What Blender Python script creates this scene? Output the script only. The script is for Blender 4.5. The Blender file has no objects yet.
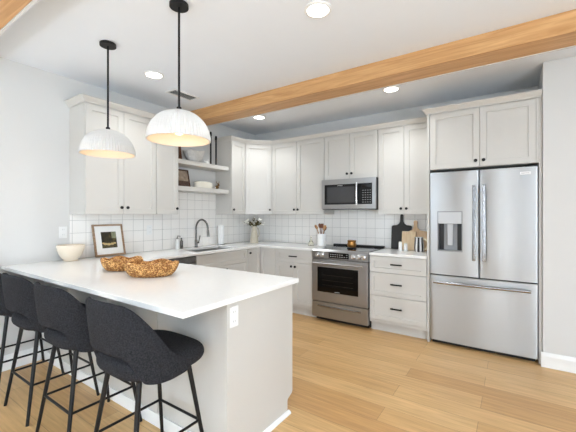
import bpy, bmesh, math, random
from mathutils import Vector, Matrix, noise
R = math.radians
random.seed(7)
S = bpy.context.scene
C = S.collection

# ------------------------------------------------------------------ camera, world, lights, exposure
EYE = 1.37
cam_data = bpy.data.cameras.new('camera')
cam_data.sensor_fit = 'HORIZONTAL'; cam_data.sensor_width = 36.0
cam_data.lens = 331.0 / 576.0 * 36.0
cam_data.shift_y = -1.5 / 576.0
cam_data.clip_start = 0.05
cam = bpy.data.objects.new('camera', cam_data); C.objects.link(cam)
cam.location = (0, 0, EYE); cam.rotation_euler = (R(90), 0, R(34.2))
S.camera = cam

S.view_settings.view_transform = 'Standard'; S.view_settings.look = 'None'
S.view_settings.gamma = 1.0; S.view_settings.use_curve_mapping = False
S.view_settings.exposure = 0.40

world = bpy.data.worlds.new('daylight'); S.world = world; world.use_nodes = True
wb = world.node_tree.nodes['Background']
wb.inputs['Color'].default_value = (0.88, 0.94, 1.0, 1); wb.inputs['Strength'].default_value = 0.5

def area(name, loc, rot, sx, sy, power, color=(1, 1, 1)):
    d = bpy.data.lights.new(name, 'AREA'); d.shape = 'RECTANGLE'; d.size = sx; d.size_y = sy
    d.energy = power; d.color = color
    o = bpy.data.objects.new(name, d); C.objects.link(o); o.location = loc; o.rotation_euler = rot
    return o
# daylight lamps at unseen windows behind the camera and one added on the far right
DAY = (0.87, 0.935, 1.0)
area('window_daylight', (-2.80, -3.12, 1.45), (R(90), 0, R(180)), 1.3, 2.0, 60, DAY)
area('window_daylight', (-0.27, -3.12, 1.35), (R(90), 0, R(180)), 0.6, 2.2, 55, DAY)
area('window_daylight', (1.75, -3.12, 1.45), (R(90), 0, R(180)), 1.7, 2.0, 60, DAY)
area('window_daylight', (3.30, -1.2, 1.45), (R(90), 0, R(90)), 2.4, 2.0, 28, DAY)
FILL = (0.73, 0.865, 1.0)
# added fill lamps inside the room, aimed up to brighten the ceiling
area('ceiling_fill', (-2.95, -2.6, 0.5), (R(160), 0, R(180)), 1.3, 1.1, 138, FILL)
area('ceiling_fill', (1.95, -2.6, 0.5), (R(160), 0, R(180)), 1.9, 1.1, 158, FILL)
area('ceiling_fill', (3.15, -1.2, 0.8), (R(145), 0, R(90)), 2.4, 0.9, 150, FILL)

# ------------------------------------------------------------------ materials
def lin(c):
    return tuple((x / 255 / 12.92) if x / 255 <= 0.04045 else ((x / 255 + 0.055) / 1.055) ** 2.4 for x in c) + (1.0,)

def mat(name, rgb, rough=0.5, metal=0.0, spec=0.5, var=0.0, vscale=6.0, bump=0.0, bscale=60.0, stretch=(1, 1, 1), aniso=0.0, coat=0.0, trans=0.0, alpha=1.0):
    m = bpy.data.materials.new(name); m.use_nodes = True
    nt = m.node_tree; b = nt.nodes['Principled BSDF']; L = nt.links
    c = lin(rgb)
    b.inputs['Base Color'].default_value = c
    b.inputs['Roughness'].default_value = rough
    b.inputs['Metallic'].default_value = metal
    b.inputs['Specular IOR Level'].default_value = spec
    b.inputs['Coat Weight'].default_value = coat
    b.inputs['Transmission Weight'].default_value = trans
    b.inputs['Anisotropic'].default_value = aniso
    tc = nt.nodes.new('ShaderNodeTexCoord'); mp = nt.nodes.new('ShaderNodeMapping')
    mp.inputs['Scale'].default_value = stretch
    L.new(tc.outputs['Object'], mp.inputs['Vector'])
    n = nt.nodes.new('ShaderNodeTexNoise'); n.inputs['Scale'].default_value = vscale; n.inputs['Detail'].default_value = 4
    L.new(mp.outputs['Vector'], n.inputs['Vector'])
    r = nt.nodes.new('ShaderNodeValToRGB')
    v = max(var, 0.004)
    r.color_ramp.elements[0].position = 0.3; r.color_ramp.elements[1].position = 0.7
    r.color_ramp.elements[0].color = tuple(x * (1 - v) for x in c[:3]) + (1,)
    r.color_ramp.elements[1].color = tuple(min(1, x * (1 + v)) for x in c[:3]) + (1,)
    L.new(n.outputs['Fac'], r.inputs['Fac']); L.new(r.outputs['Color'], b.inputs['Base Color'])
    if bump:
        n2 = nt.nodes.new('ShaderNodeTexNoise'); n2.inputs['Scale'].default_value = bscale; n2.inputs['Detail'].default_value = 3
        L.new(mp.outputs['Vector'], n2.inputs['Vector'])
        bp = nt.nodes.new('ShaderNodeBump'); bp.inputs['Strength'].default_value = bump; bp.inputs['Distance'].default_value = 0.004
        L.new(n2.outputs['Fac'], bp.inputs['Height']); L.new(bp.outputs['Normal'], b.inputs['Normal'])
    return m

def emit(name, rgb, strength):
    m = bpy.data.materials.new(name); m.use_nodes = True
    b = m.node_tree.nodes['Principled BSDF']
    b.inputs['Base Color'].default_value = lin(rgb)
    b.inputs['Emission Color'].default_value = lin(rgb); b.inputs['Emission Strength'].default_value = strength
    return m

def brick_mat(name, c1, c2, cm, w, h, mortar, axes, phase, rough, offset=0.0, grain=0.0, bump=0.0, mort_smooth=0.1):
    """Planks or tiles laid on two world axes."""
    m = bpy.data.materials.new(name); m.use_nodes = True
    nt = m.node_tree; b = nt.nodes['Principled BSDF']; L = nt.links; N = nt.nodes.new
    tc = N('ShaderNodeTexCoord'); sp = N('ShaderNodeSeparateXYZ'); cb = N('ShaderNodeCombineXYZ')
    geo = N('ShaderNodeNewGeometry')
    L.new(geo.outputs['Position'], sp.inputs[0])
    for i, (ax, ph) in enumerate(zip(axes, phase)):
        a = N('ShaderNodeMath'); a.operation = 'ADD'; a.inputs[1].default_value = ph
        L.new(sp.outputs[ax], a.inputs[0]); L.new(a.outputs[0], cb.inputs[i])
    bt = N('ShaderNodeTexBrick'); bt.offset = offset; bt.squash = 1.0
    bt.inputs['Scale'].default_value = 1.0
    bt.inputs['Brick Width'].default_value = w; bt.inputs['Row Height'].default_value = h
    bt.inputs['Mortar Size'].default_value = mortar; bt.inputs['Mortar Smooth'].default_value = mort_smooth
    bt.inputs['Bias'].default_value = 0.0
    bt.inputs['Color1'].default_value = lin(c1); bt.inputs['Color2'].default_value = lin(c2); bt.inputs['Mortar'].default_value = lin(cm)
    L.new(cb.outputs[0], bt.inputs['Vector'])
    col = bt.outputs['Color']
    if grain:
        mp = N('ShaderNodeMapping'); mp.inputs['Scale'].default_value = (1.2, 22, 1)
        L.new(cb.outputs[0], mp.inputs['Vector'])
        n = N('ShaderNodeTexNoise'); n.inputs['Scale'].default_value = 2.2; n.inputs['Detail'].default_value = 6; n.inputs['Distortion'].default_value = 0.6
        L.new(mp.outputs['Vector'], n.inputs['Vector'])
        r = N('ShaderNodeValToRGB')
        r.color_ramp.elements[0].position = 0.3; r.color_ramp.elements[1].position = 0.72
        g = 1 - grain
        r.color_ramp.elements[0].color = (g, g * 0.96, g * 0.9, 1); r.color_ramp.elements[1].color = (1, 1, 1, 1)
        L.new(n.outputs['Fac'], r.inputs['Fac'])
        mx = N('ShaderNodeMix'); mx.data_type = 'RGBA'; mx.blend_type = 'MULTIPLY'; mx.inputs['Factor'].default_value = 1.0
        L.new(col, mx.inputs['A']); L.new(r.outputs['Color'], mx.inputs['B']); col = mx.outputs['Result']
    L.new(col, b.inputs['Base Color'])
    b.inputs['Roughness'].default_value = rough
    bp = N('ShaderNodeBump'); bp.inputs['Strength'].default_value = bump; bp.inputs['Distance'].default_value = 0.003; bp.invert = True
    L.new(bt.outputs['Fac'], bp.inputs['Height']); L.new(bp.outputs['Normal'], b.inputs['Normal'])
    return m

def wood_mat(name, light, dark, axis='X', scale=3.0, rough=0.5, split=None):
    m = bpy.data.materials.new(name); m.use_nodes = True
    nt = m.node_tree; b = nt.nodes['Principled BSDF']; L = nt.links; N = nt.nodes.new
    geo = N('ShaderNodeNewGeometry'); mp = N('ShaderNodeMapping')
    st = [14, 14, 14]; st['XYZ'.index(axis)] = 0.9
    mp.inputs['Scale'].default_value = st
    L.new(geo.outputs['Position'], mp.inputs['Vector'])
    n = N('ShaderNodeTexNoise'); n.inputs['Scale'].default_value = scale; n.inputs['Detail'].default_value = 6; n.inputs['Distortion'].default_value = 1.0
    L.new(mp.outputs['Vector'], n.inputs['Vector'])
    r = N('ShaderNodeValToRGB'); r.color_ramp.elements[0].position = 0.3; r.color_ramp.elements[1].position = 0.68
    r.color_ramp.elements[0].color = lin(dark); r.color_ramp.elements[1].color = lin(light)
    L.new(n.outputs['Fac'], r.inputs['Fac'])
    L.new(r.outputs['Color'], b.inputs['Base Color'])
    b.inputs['Roughness'].default_value = rough
    return m

def steel_mat(name, rgb, rough, aniso=0.75):
    """Steel brushed along one axis: reflections smear across the brushing."""
    m = bpy.data.materials.new(name); m.use_nodes = True
    nt = m.node_tree; b = nt.nodes['Principled BSDF']; L = nt.links; N = nt.nodes.new
    b.inputs['Base Color'].default_value = lin(rgb); b.inputs['Metallic'].default_value = 1.0
    b.inputs['Roughness'].default_value = rough; b.inputs['Anisotropic'].default_value = aniso
    tg = N('ShaderNodeTangent'); tg.direction_type = 'RADIAL'; tg.axis = 'Z'
    L.new(tg.outputs['Tangent'], b.inputs['Tangent']); b.inputs['Anisotropic Rotation'].default_value = 0.25
    geo = N('ShaderNodeNewGeometry'); mp = N('ShaderNodeMapping'); mp.inputs['Scale'].default_value = (3, 3, 260)
    L.new(geo.outputs['Position'], mp.inputs['Vector'])
    n = N('ShaderNodeTexNoise'); n.inputs['Scale'].default_value = 1.0; n.inputs['Detail'].default_value = 2
    L.new(mp.outputs['Vector'], n.inputs['Vector'])
    r = N('ShaderNodeMapRange'); r.inputs['To Min'].default_value = rough - 0.02; r.inputs['To Max'].default_value = rough + 0.02
    L.new(n.outputs['Fac'], r.inputs['Value']); L.new(r.outputs['Result'], b.inputs['Roughness'])
    return m

def weave_mat(name):
    m = bpy.data.materials.new(name); m.use_nodes = True
    nt = m.node_tree; b = nt.nodes['Principled BSDF']; L = nt.links; N = nt.nodes.new
    tc = N('ShaderNodeTexCoord')
    vo = N('ShaderNodeTexVoronoi'); vo.inputs['Scale'].default_value = 110
    mp = N('ShaderNodeMapping'); mp.inputs['Scale'].default_value = (1, 1, 1.5)
    L.new(tc.outputs['Object'], mp.inputs['Vector']); L.new(mp.outputs['Vector'], vo.inputs['Vector'])
    n = N('ShaderNodeTexNoise'); n.inputs['Scale'].default_value = 26; L.new(tc.outputs['Object'], n.inputs['Vector'])
    ad = N('ShaderNodeMath'); ad.operation = 'ADD'
    L.new(vo.outputs['Distance'], ad.inputs[0]); L.new(n.outputs['Fac'], ad.inputs[1])
    r = N('ShaderNodeValToRGB')
    r.color_ramp.elements[0].position = 0.60; r.color_ramp.elements[0].color = lin((246, 206, 142))
    r.color_ramp.elements[1].position = 1.30; r.color_ramp.elements[1].color = lin((150, 96, 46))
    e = r.color_ramp.elements.new(0.95); e.color = lin((230, 174, 102))
    L.new(ad.outputs[0], r.inputs['Fac']); L.new(r.outputs['Color'], b.inputs['Base Color'])
    b.inputs['Roughness'].default_value = 0.75
    bp = N('ShaderNodeBump'); bp.inputs['Strength'].default_value = 0.8; bp.inputs['Distance'].default_value = 0.004; bp.invert = True
    L.new(vo.outputs['Distance'], bp.inputs['Height']); L.new(bp.outputs['Normal'], b.inputs['Normal'])
    return m

M = {}
M['wall'] = mat('white_wall_paint', (217, 216, 213), 0.85, bump=0.05, bscale=180)
M['ceiling'] = mat('flat_ceiling_paint', (238, 242, 247), 0.95, bump=0.06, bscale=120)
M['rear_grey'] = mat('reflection_dimming_grey', (136, 137, 138), 0.85, bump=0.05, bscale=180)  # unseen rear wall, greyed to dim its reflection in the refrigerator
M['trim'] = mat('white_trim_paint', (240, 240, 238), 0.4)
M['cabinet'] = mat('greige_cabinet_paint', (206, 203, 197), 0.42)
M['cabinet_inside'] = mat('cabinet_shadow_gap', (150, 142, 134), 0.7)
M['quartz'] = mat('white_quartz', (242, 241, 238), 0.14, var=0.012, vscale=40)
M['black'] = mat('matte_black_metal', (15, 15, 16), 0.45, metal=0.0, spec=0.35)
M['black_gloss'] = mat('black_glass', (9, 9, 10), 0.06, spec=0.35)
M['door_black'] = mat('black_enamel', (12, 12, 13), 0.35, spec=0.2)
M['smoke_glass'] = mat('smoked_glass', (64, 64, 66), 0.12, spec=0.35)
M['black_plastic'] = mat('black_plastic', (20, 20, 21), 0.4)
M['dark_gap'] = mat('dark_recess', (12, 12, 12), 0.9)
M['steel'] = steel_mat('brushed_steel', (188, 192, 195), 0.34, 0.92)
M['steel_h'] = steel_mat('brushed_steel_horizontal', (172, 172, 172), 0.36, 0.85)
M['chrome'] = mat('polished_steel', (160, 160, 161), 0.16, metal=1.0)
M['bright_steel'] = mat('bright_steel', (232, 232, 232), 0.22, metal=0.85)
M['grey_plastic'] = mat('grey_plastic', (150, 152, 154), 0.45)
M['pale_plastic'] = mat('pale_grey_plastic', (198, 200, 202), 0.4)
M['mark'] = mat('pale_print', (200, 202, 204), 0.5)
M['gunmetal'] = mat('gunmetal', (112, 109, 106), 0.24, metal=1.0)
M['white_plastic'] = mat('white_plastic', (240, 240, 238), 0.35)
M['fabric'] = mat('charcoal_boucle', (44, 44, 47), 0.95, var=0.55, vscale=150, bump=1.0, bscale=210, spec=0.15)
M['shade'] = mat('white_plaster_shade', (214, 211, 207), 0.6)
M['bulb'] = emit('warm_bulb', (255, 218, 148), 4)
M['lens'] = emit('downlight_lens', (255, 250, 240), 9)
M['floor'] = brick_mat('oak_plank_floor', (226, 186, 130), (206, 160, 104), (150, 112, 70), 1.52, 0.182, 0.0012, (0, 1), (50.35, 20.05), 0.34, offset=0.37, grain=0.26, bump=0.25)
TILE = ((250, 247, 242), (247, 244, 239), (192, 189, 184))
M['tile_back'] = brick_mat('square_tile_back', *TILE, 0.13, 0.13, 0.0018, (0, 2), (13 + 2.206, 13 - 0.92), 0.16, bump=0.35)
M['tile_left'] = brick_mat('square_tile_left', *TILE, 0.13, 0.13, 0.0018, (1, 2), (13 - 1.543, 13 - 0.92), 0.16, bump=0.35)
M['beam'] = wood_mat('honey_oak_beam', (218, 172, 120), (186, 136, 82), 'X', 2.2, 0.5)
M['frame_wood'] = wood_mat('weathered_oak', (176, 146, 116), (138, 108, 80), 'Y', 5, 0.6)
M['dark_wood'] = wood_mat('walnut', (104, 66, 42), (62, 38, 24), 'Y', 5, 0.55)
M['board_wood'] = wood_mat('maple_board', (246, 224, 188), (230, 198, 154), 'Z', 4, 0.5)
M['board_wood2'] = wood_mat('acacia_board', (238, 206, 168), (216, 178, 136), 'Z', 4, 0.5)
M['spoon_wood'] = wood_mat('beech', (206, 160, 108), (150, 98, 58), 'Z', 6, 0.6)
M['spoon_dark'] = wood_mat('dark_beech', (132, 78, 44), (92, 50, 28), 'Z', 6, 0.6)
M['board_black'] = mat('black_stained_wood', (40, 38, 37), 0.5, var=0.1, vscale=20)
M['cream'] = mat('cream_glaze', (238, 224, 203), 0.3, var=0.03)
M['ivory'] = mat('ivory_glaze', (232, 226, 210), 0.35)
M['beige_ceramic'] = mat('beige_stoneware', (204, 194, 174), 0.5, var=0.06, vscale=30)
M['white_ceramic'] = mat('white_ceramic', (242, 241, 238), 0.3)
M['paper'] = mat('paper_towel', (246, 246, 245), 0.9, bump=0.2, bscale=140)
M['bronze'] = mat('bronze', (120, 92, 58), 0.35, metal=1.0)
M['brass'] = mat('aged_brass', (166, 118, 62), 0.38, metal=0.75, var=0.12, vscale=20)
M['weave'] = weave_mat('woven_water_hyacinth')
M['mat_board'] = mat('white_mat_board', (244, 243, 239), 0.8)
M['leaf'] = mat('dried_olive_leaf', (104, 94, 48), 0.7, var=0.5, vscale=40)
M['stem'] = mat('dried_stem', (120, 98, 62), 0.8)
M['petal'] = mat('cream_petal', (246, 242, 232), 0.7)
M['oil'] = mat('pale_oil_glass', (246, 244, 226), 0.03, trans=0.95)
M['tan'] = mat('tan_glaze', (242, 226, 196), 0.4)
M['stripe_dark'] = mat('black_glaze', (34, 32, 32), 0.35)
M['pane'] = mat('window_pane', (250, 252, 255), 0.02, trans=1.0)
M['crumple'] = mat('stone_bowl', (206, 203, 198), 0.7, var=0.12, vscale=25)

def art_mat():
    m = bpy.data.materials.new('dark_landscape_print'); m.use_nodes = True
    nt = m.node_tree; b = nt.nodes['Principled BSDF']; L = nt.links; N = nt.nodes.new
    tc = N('ShaderNodeTexCoord')
    n = N('ShaderNodeTexNoise'); n.inputs['Scale'].default_value = 22; n.inputs['Detail'].default_value = 5
    L.new(tc.outputs['Object'], n.inputs['Vector'])
    r = N('ShaderNodeValToRGB')
    r.color_ramp.elements[0].position = 0.35; r.color_ramp.elements[0].color = lin((30, 28, 18))
    r.color_ramp.elements[1].position = 0.75; r.color_ramp.elements[1].color = lin((120, 104, 58))
    e = r.color_ramp.elements.new(0.55); e.color = lin((58, 52, 30))
    L.new(n.outputs['Fac'], r.inputs['Fac']); L.new(r.outputs['Color'], b.inputs['Base Color'])
    b.inputs['Roughness'].default_value = 0.5
    return m
M['art'] = art_mat()

# ------------------------------------------------------------------ mesh builder
class MB:
    def __init__(s): s.bm = bmesh.new(); s.T = None
    def _p(s, p):
        p = Vector(p); return s.T(p) if s.T else p
    def v(s, p): return s.bm.verts.new(s._p(p))
    def f(s, vs):
        try: return s.bm.faces.new(vs)
        except ValueError: return None
    def box(s, x0, x1, y0, y1, z0, z1):
        v = [s.v((x, y, z)) for z in (z0, z1) for y in (y0, y1) for x in (x0, x1)]
        for q in ((0, 2, 3, 1), (4, 5, 7, 6), (0, 1, 5, 4), (2, 6, 7, 3), (0, 4, 6, 2), (1, 3, 7, 5)): s.f([v[i] for i in q])
        return s
    def loft(s, rings, close_u=True, cap=(True, True)):
        R_ = [[s.v(p) for p in r] for r in rings]; n = len(R_[0])
        for a, b in zip(R_, R_[1:]):
            for i in range(n if close_u else n - 1):
                j = (i + 1) % n; s.f([a[i], a[j], b[j], b[i]])
        if cap[0]: s.f(R_[0][::-1])
        if cap[1]: s.f(R_[-1])
        return s
    def lathe(s, prof, c=(0, 0, 0), n=32, flute=None, sx=1, sy=1, cap=(True, True), ang=0):
        rings = []
        for r, z in prof:
            ring = []
            for i in range(n):
                a = 2 * math.pi * i / n + ang
                rr = r * (flute(a, r, z) if flute else 1)
                ring.append((c[0] + rr * math.cos(a) * sx, c[1] + rr * math.sin(a) * sy, c[2] + z))
            rings.append(ring)
        return s.loft(rings, cap=cap)
    def tube(s, pts, r, n=10, r1=None, flat=1.0):
        pts = [Vector(p) for p in pts]; rings = []; up = None
        for i, p in enumerate(pts):
            d = (pts[min(i + 1, len(pts) - 1)] - pts[max(i - 1, 0)]).normalized()
            if up is None:
                up = Vector((0, 0, 1)) if abs(d.z) < 0.9 else Vector((1, 0, 0))
            a = d.cross(up).normalized(); b = a.cross(d).normalized(); up = b
            rr = r if r1 is None else r + (r1 - r) * i / (len(pts) - 1)
            rings.append([p + (a * math.cos(2 * math.pi * k / n) + b * math.sin(2 * math.pi * k / n) * flat) * rr for k in range(n)])
        return s.loft(rings)
    def prism(s, poly, lo, hi, axis='Y'):
        def P(a, b, t): return {'X': (t, a, b), 'Y': (a, t, b), 'Z': (a, b, t)}[axis]
        return s.loft([[P(a, b, lo) for a, b in poly], [P(a, b, hi) for a, b in poly]])
    def ball(s, c, r, n=14, sx=1, sy=1, sz=1):
        m = n // 2
        prof = [(max(1e-4, r * math.sin(math.pi * i / m)), -r * sz * math.cos(math.pi * i / m)) for i in range(m + 1)]
        return s.lathe(prof, c, n, sx=sx, sy=sy)
    def build(s, name, m, parent=None, bevel=0.0, seg=2, smooth=True, subsurf=0, origin=None):
        if origin is None:
            if parent is not None:
                w = Vector((0, 0, 0)); q = parent
                while q is not None: w = w + q.location; q = q.parent
                origin = w
            else:
                vs = [v.co for v in s.bm.verts]
                lo = [min(v[i] for v in vs) for i in range(3)]; hi = [max(v[i] for v in vs) for i in range(3)]
                origin = Vector(((lo[0] + hi[0]) / 2, (lo[1] + hi[1]) / 2, lo[2]))
        origin = Vector(origin)
        for v in s.bm.verts: v.co -= origin
        bmesh.ops.recalc_face_normals(s.bm, faces=s.bm.faces)
        me = bpy.data.meshes.new(name); s.bm.to_mesh(me); s.bm.free()
        me.materials.append(m if not isinstance(m, str) else M[m])
        if smooth:
            for p in me.polygons: p.use_smooth = True
        o = bpy.data.objects.new(name, me); C.objects.link(o)
        if parent is not None: o.parent = parent
        else: o.location = origin
        if bevel:
            b = o.modifiers.new('bevel', 'BEVEL'); b.width = bevel; b.segments = seg; b.limit_method = 'ANGLE'; b.angle_limit = R(40); b.harden_normals = True
        if subsurf:
            q = o.modifiers.new('subsurf', 'SUBSURF'); q.levels = subsurf; q.render_levels = subsurf
        if smooth and not subsurf:
            me.set_sharp_from_angle(angle=R(38))
        return o

def box(x0, x1, y0, y1, z0, z1): return MB().box(x0, x1, y0, y1, z0, z1)

def thing(name, label, cat, loc, group=None):
    o = bpy.data.objects.new(name, None); C.objects.link(o); o.location = loc
    o.empty_display_size = 0.1
    o['label'] = label; o['category'] = cat
    if group: o['group'] = group
    return o
def tag(o, label, cat, group=None):
    o['label'] = label; o['category'] = cat
    if group: o['group'] = group
    return o
def struct(name, mb, m, **k):
    o = mb.build(name, m, **k); o['kind'] = 'structure'; return o
def copy_tree(o, loc, label, group=None):
    c = o.copy(); C.objects.link(c); c.location = loc; c['label'] = label
    if group: c['group'] = group
    def rec(a, b):
        for ch in a.children:
            d = ch.copy(); C.objects.link(d); d.parent = b; rec(ch, d)
    rec(o, c)
    return c

class Face:
    """A cabinet front: a runs along the front, b outward from it, z up."""
    def __init__(s, o, u, n): s.o = Vector(o); s.u = Vector(u); s.n = Vector(n)
    def __call__(s, p): return s.o + s.u * p[0] + s.n * p[1] + Vector((0, 0, p[2]))
    def mb(s): m = MB(); m.T = s; return m

# ------------------------------------------------------------------ the room
XW, YB, ZC = -3.695, 4.416, 2.743          # left wall, back wall, ceiling
XN, YN = 0.222, 3.765                      # the wall beside the refrigerator
XE, YE = 3.40, -3.20                       # far side of the room behind the camera
struct('floor', box(XW - 0.12, XE + 0.12, YE - 0.12, YB + 0.12, -0.08, 0), 'floor')
struct('ceiling', box(XW - 0.12, XE + 0.12, YE - 0.12, YB + 0.12, ZC, ZC + 0.08), 'ceiling')
struct('wall_left', box(XW - 0.12, XW, YE - 0.12, YB + 0.12, 0, ZC), 'wall')
struct('wall_back', box(XW, XN, YB, YB + 0.12, 0, ZC), 'wall')
struct('wall_right', box(XN, XE + 0.12, YN, YB + 0.12, 0, ZC), 'wall', bevel=0.006)
def wall_with_holes(name, axis, lo, hi, t0, t1, holes, m='wall'):
    cuts = sorted({lo, hi} | {h[0] for h in holes} | {h[1] for h in holes}); mb = MB()
    for a, b in zip(cuts, cuts[1:]):
        hs = [h for h in holes if h[0] <= a and h[1] >= b]
        spans = [(0, ZC)] if not hs else [(0, hs[0][2]), (hs[0][3], ZC)]
        for z0, z1 in spans:
            mb.box(*((a, b, t0, t1) if axis == 'X' else (t0, t1, a, b)), z0, z1)
    struct(name, mb, m)
rear_holes = [(-3.45, -2.15, 0.45, 2.45), (-0.57, 0.03, 0.25, 2.45), (0.90, 2.60, 0.45, 2.45)]
wall_with_holes('wall_rear', 'X', XW, XE + 0.12, YE - 0.12, YE, rear_holes, 'rear_grey')
wall_with_holes('wall_far', 'Y', YE, YN, XE, XE + 0.12, [(-2.4, 0.0, 0.45, 2.45)])
def window(n, axis, a0, a1, z0, z1, t):
    mb = MB(); g = MB(); w = 0.06
    def b(q, x0, x1, za, zb, d0, d1):
        q.box(*((x0, x1, t + d0, t + d1) if axis == 'X' else (t + d0, t + d1, x0, x1)), za, zb)
    b(mb, a0, a0 + w, z0, z1, -0.1, -0.02); b(mb, a1 - w, a1, z0, z1, -0.1, -0.02)
    b(mb, a0 + w, a1 - w, z0, z0 + w, -0.1, -0.02); b(mb, a0 + w, a1 - w, z1 - w, z1, -0.1, -0.02)
    b(mb, (a0 + a1) / 2 - 0.02, (a0 + a1) / 2 + 0.02, z0 + w, z1 - w, -0.09, -0.03)
    f = struct('window_%d' % n, mb, 'trim')
    b(g, a0 + w, a1 - w, z0 + w, z1 - w, -0.062, -0.056)
    g.build('glass', 'pane', f)
for i_, h_ in enumerate(rear_holes): window(i_ + 1, 'X', *h_, YE)
def win_far():  # unseen window, sited so its added lamp lights the left wall
    mb = MB(); g = MB(); w = 0.06; a0, a1, z0, z1 = -2.4, 0.0, 0.45, 2.45
    for q in ((a0, a0 + w, z0, z1), (a1 - w, a1, z0, z1), (a0 + w, a1 - w, z0, z0 + w), (a0 + w, a1 - w, z1 - w, z1)):
        mb.box(XE + 0.02, XE + 0.1, q[0], q[1], q[2], q[3])
    f = struct('window_4', mb, 'trim'); g.box(XE + 0.056, XE + 0.062, a0 + w, a1 - w, z0 + w, z1 - w).build('glass', 'pane', f)
win_far()
# ceiling beams, with the painted strip that closes them on the far side
struct('trim_1', box(XW + 0.001, XE, 2.905, 3.150, 2.593, ZC - 0.0005), 'beam', bevel=0.004)
struct('trim_2', box(XW + 0.001, XE, 3.151, 3.168, 2.590, ZC - 0.0005), 'wall')
struct('trim_3', box(XW + 0.001, XE, 0.500, 0.744, 2.593, ZC - 0.0005), 'beam', bevel=0.004)
struct('trim_4', box(XW + 0.001, XE, 0.745, 0.762, 2.590, ZC - 0.0005), 'wall')
# baseboards
def baseboard(name, poly_axis, lo, hi, t, sgn):
    prof = [(0, 0), (0.016, 0), (0.016, 0.10), (0.011, 0.118), (0.006, 0.132), (0, 0.132)]
    mb = MB()
    if poly_axis == 'X': mb.prism([(t + sgn * a, z) for a, z in prof], lo, hi, 'X')
    else: mb.prism([(t + sgn * a, z) for a, z in prof], lo, hi, 'Y')
    struct(name, mb, 'trim', smooth=False)
baseboard('baseboard_right', 'X', XN - 0.012, XE, YN - 0.0005, -1)
baseboard('baseboard_left', 'Y', YE, 1.27, XW + 0.0005, 1)
baseboard('baseboard_rear', 'X', XW + 0.02, XE, YE + 0.0005, 1)
# tiled backsplash
TX, TY = XW + 0.008, YB - 0.008
bs = MB().box(XW + 0.0005, TX, 1.522, 2.585, 0.921, 1.371).box(XW + 0.0005, TX, 2.588, 3.502, 0.921, 1.668).box(XW + 0.0005, TX, 3.505, TY, 0.921, 1.371)
struct('trim_5', bs, 'tile_left', smooth=False)
bs = MB().box(TX, -2.173, TY, YB - 0.0005, 0.921, 1.371).box(-2.173, -1.407, TY, YB - 0.0005, 0.60, 1.434).box(-1.407, -0.768, TY, YB - 0.0005, 0.921, 1.371)
struct('trim_6', bs, 'tile_back', smooth=False)

# ------------------------------------------------------------------ cabinets
def shaker(F, root, a0, a1, z0, z1, b0=0.002, th=0.02, rail=0.057, name='door'):
    m = F.mb(); b1 = b0 + th; rz = min(rail, (z1 - z0) * 0.28)
    # one closed skin: flat back, frame, sloped recess, sunk panel
    def rect(i, jz, b): return [(a0 + i, b, z0 + jz), (a1 - i, b, z0 + jz), (a1 - i, b, z1 - jz), (a0 + i, b, z1 - jz)]
    m.loft([rect(0, 0, b0), rect(0, 0, b1 - 0.0015), rect(0.0015, 0.0015, b1), rect(rail, rz, b1), rect(rail + 0.002, rz + 0.002, b1 - 0.0115)])
    o = m.build(name, 'cabinet', root, smooth=False)
    return o
def knob(F, door, a, z, b=0.022):
    m = F.mb()
    rings = []
    for r, d in ((0.006, 0), (0.006, 0.012), (0.0155, 0.015), (0.0165, 0.020), (0.0155, 0.026), (0.010, 0.028)):
        rings.append([(a + r * math.cos(t * math.pi / 9), b + 0.0003 + d, z + r * math.sin(t * math.pi / 9)) for t in range(18)])
    m.loft(rings); return m.build('knob', 'black', door)
def bar_pull(F, drawer, a, z, b=0.022, w=0.128):
    m = F.mb()
    m.box(a - w / 2, a + w / 2, b + 0.022, b + 0.034, z - 0.0075, z + 0.0075)
    for s_ in (-1, 1): m.box(a + s_ * (w / 2 - 0.016) - 0.005, a + s_ * (w / 2 - 0.016) + 0.005, b + 0.0003, b + 0.025, z - 0.005, z + 0.005)
    return m.build('handle', 'black', drawer, bevel=0.0015)
def crown(name, label, pts, zb, drop=0.0):
    """pts: path of the foot of the moulding, outward on its right-hand side."""
    prof = [(0.0, 0.0), (0.008, 0.0), (0.010, 0.012), (0.040, 0.044), (0.046, 0.048), (0.046, 0.060), (0.0, 0.060)]
    P = [Vector(p) for p in pts]; rings = []
    for i, p in enumerate(P):
        d0 = (P[i] - P[i - 1]).normalized() if i else None
        d1 = (P[i + 1] - P[i]).normalized() if i < len(P) - 1 else None
        n0 = Vector((d0.y, -d0.x)) if d0 else None; n1 = Vector((d1.y, -d1.x)) if d1 else None
        if n0 is None: n = n1
        elif n1 is None: n = n0
        else:
            n = (n0 + n1).normalized(); n = n / max(0.3, n.dot(n0))
        rings.append([(p.x + n.x * a, p.y + n.y * a, zb + z) for a, z in prof])
    m = MB().loft(rings)
    return tag(m.build(name, 'cabinet', smooth=False), label, 'molding')

ZU0, ZU1 = 1.372, 2.442                      # upper cabinets
XF = XW + 0.305                              # carcass front on the left wall
YF = YB - 0.305                              # carcass front on the back wall
FL = Face((XF, 0, 0), (0, 1, 0), (1, 0, 0)); FB = Face((0, YF, 0), (1, 0, 0), (0, -1, 0))

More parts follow.
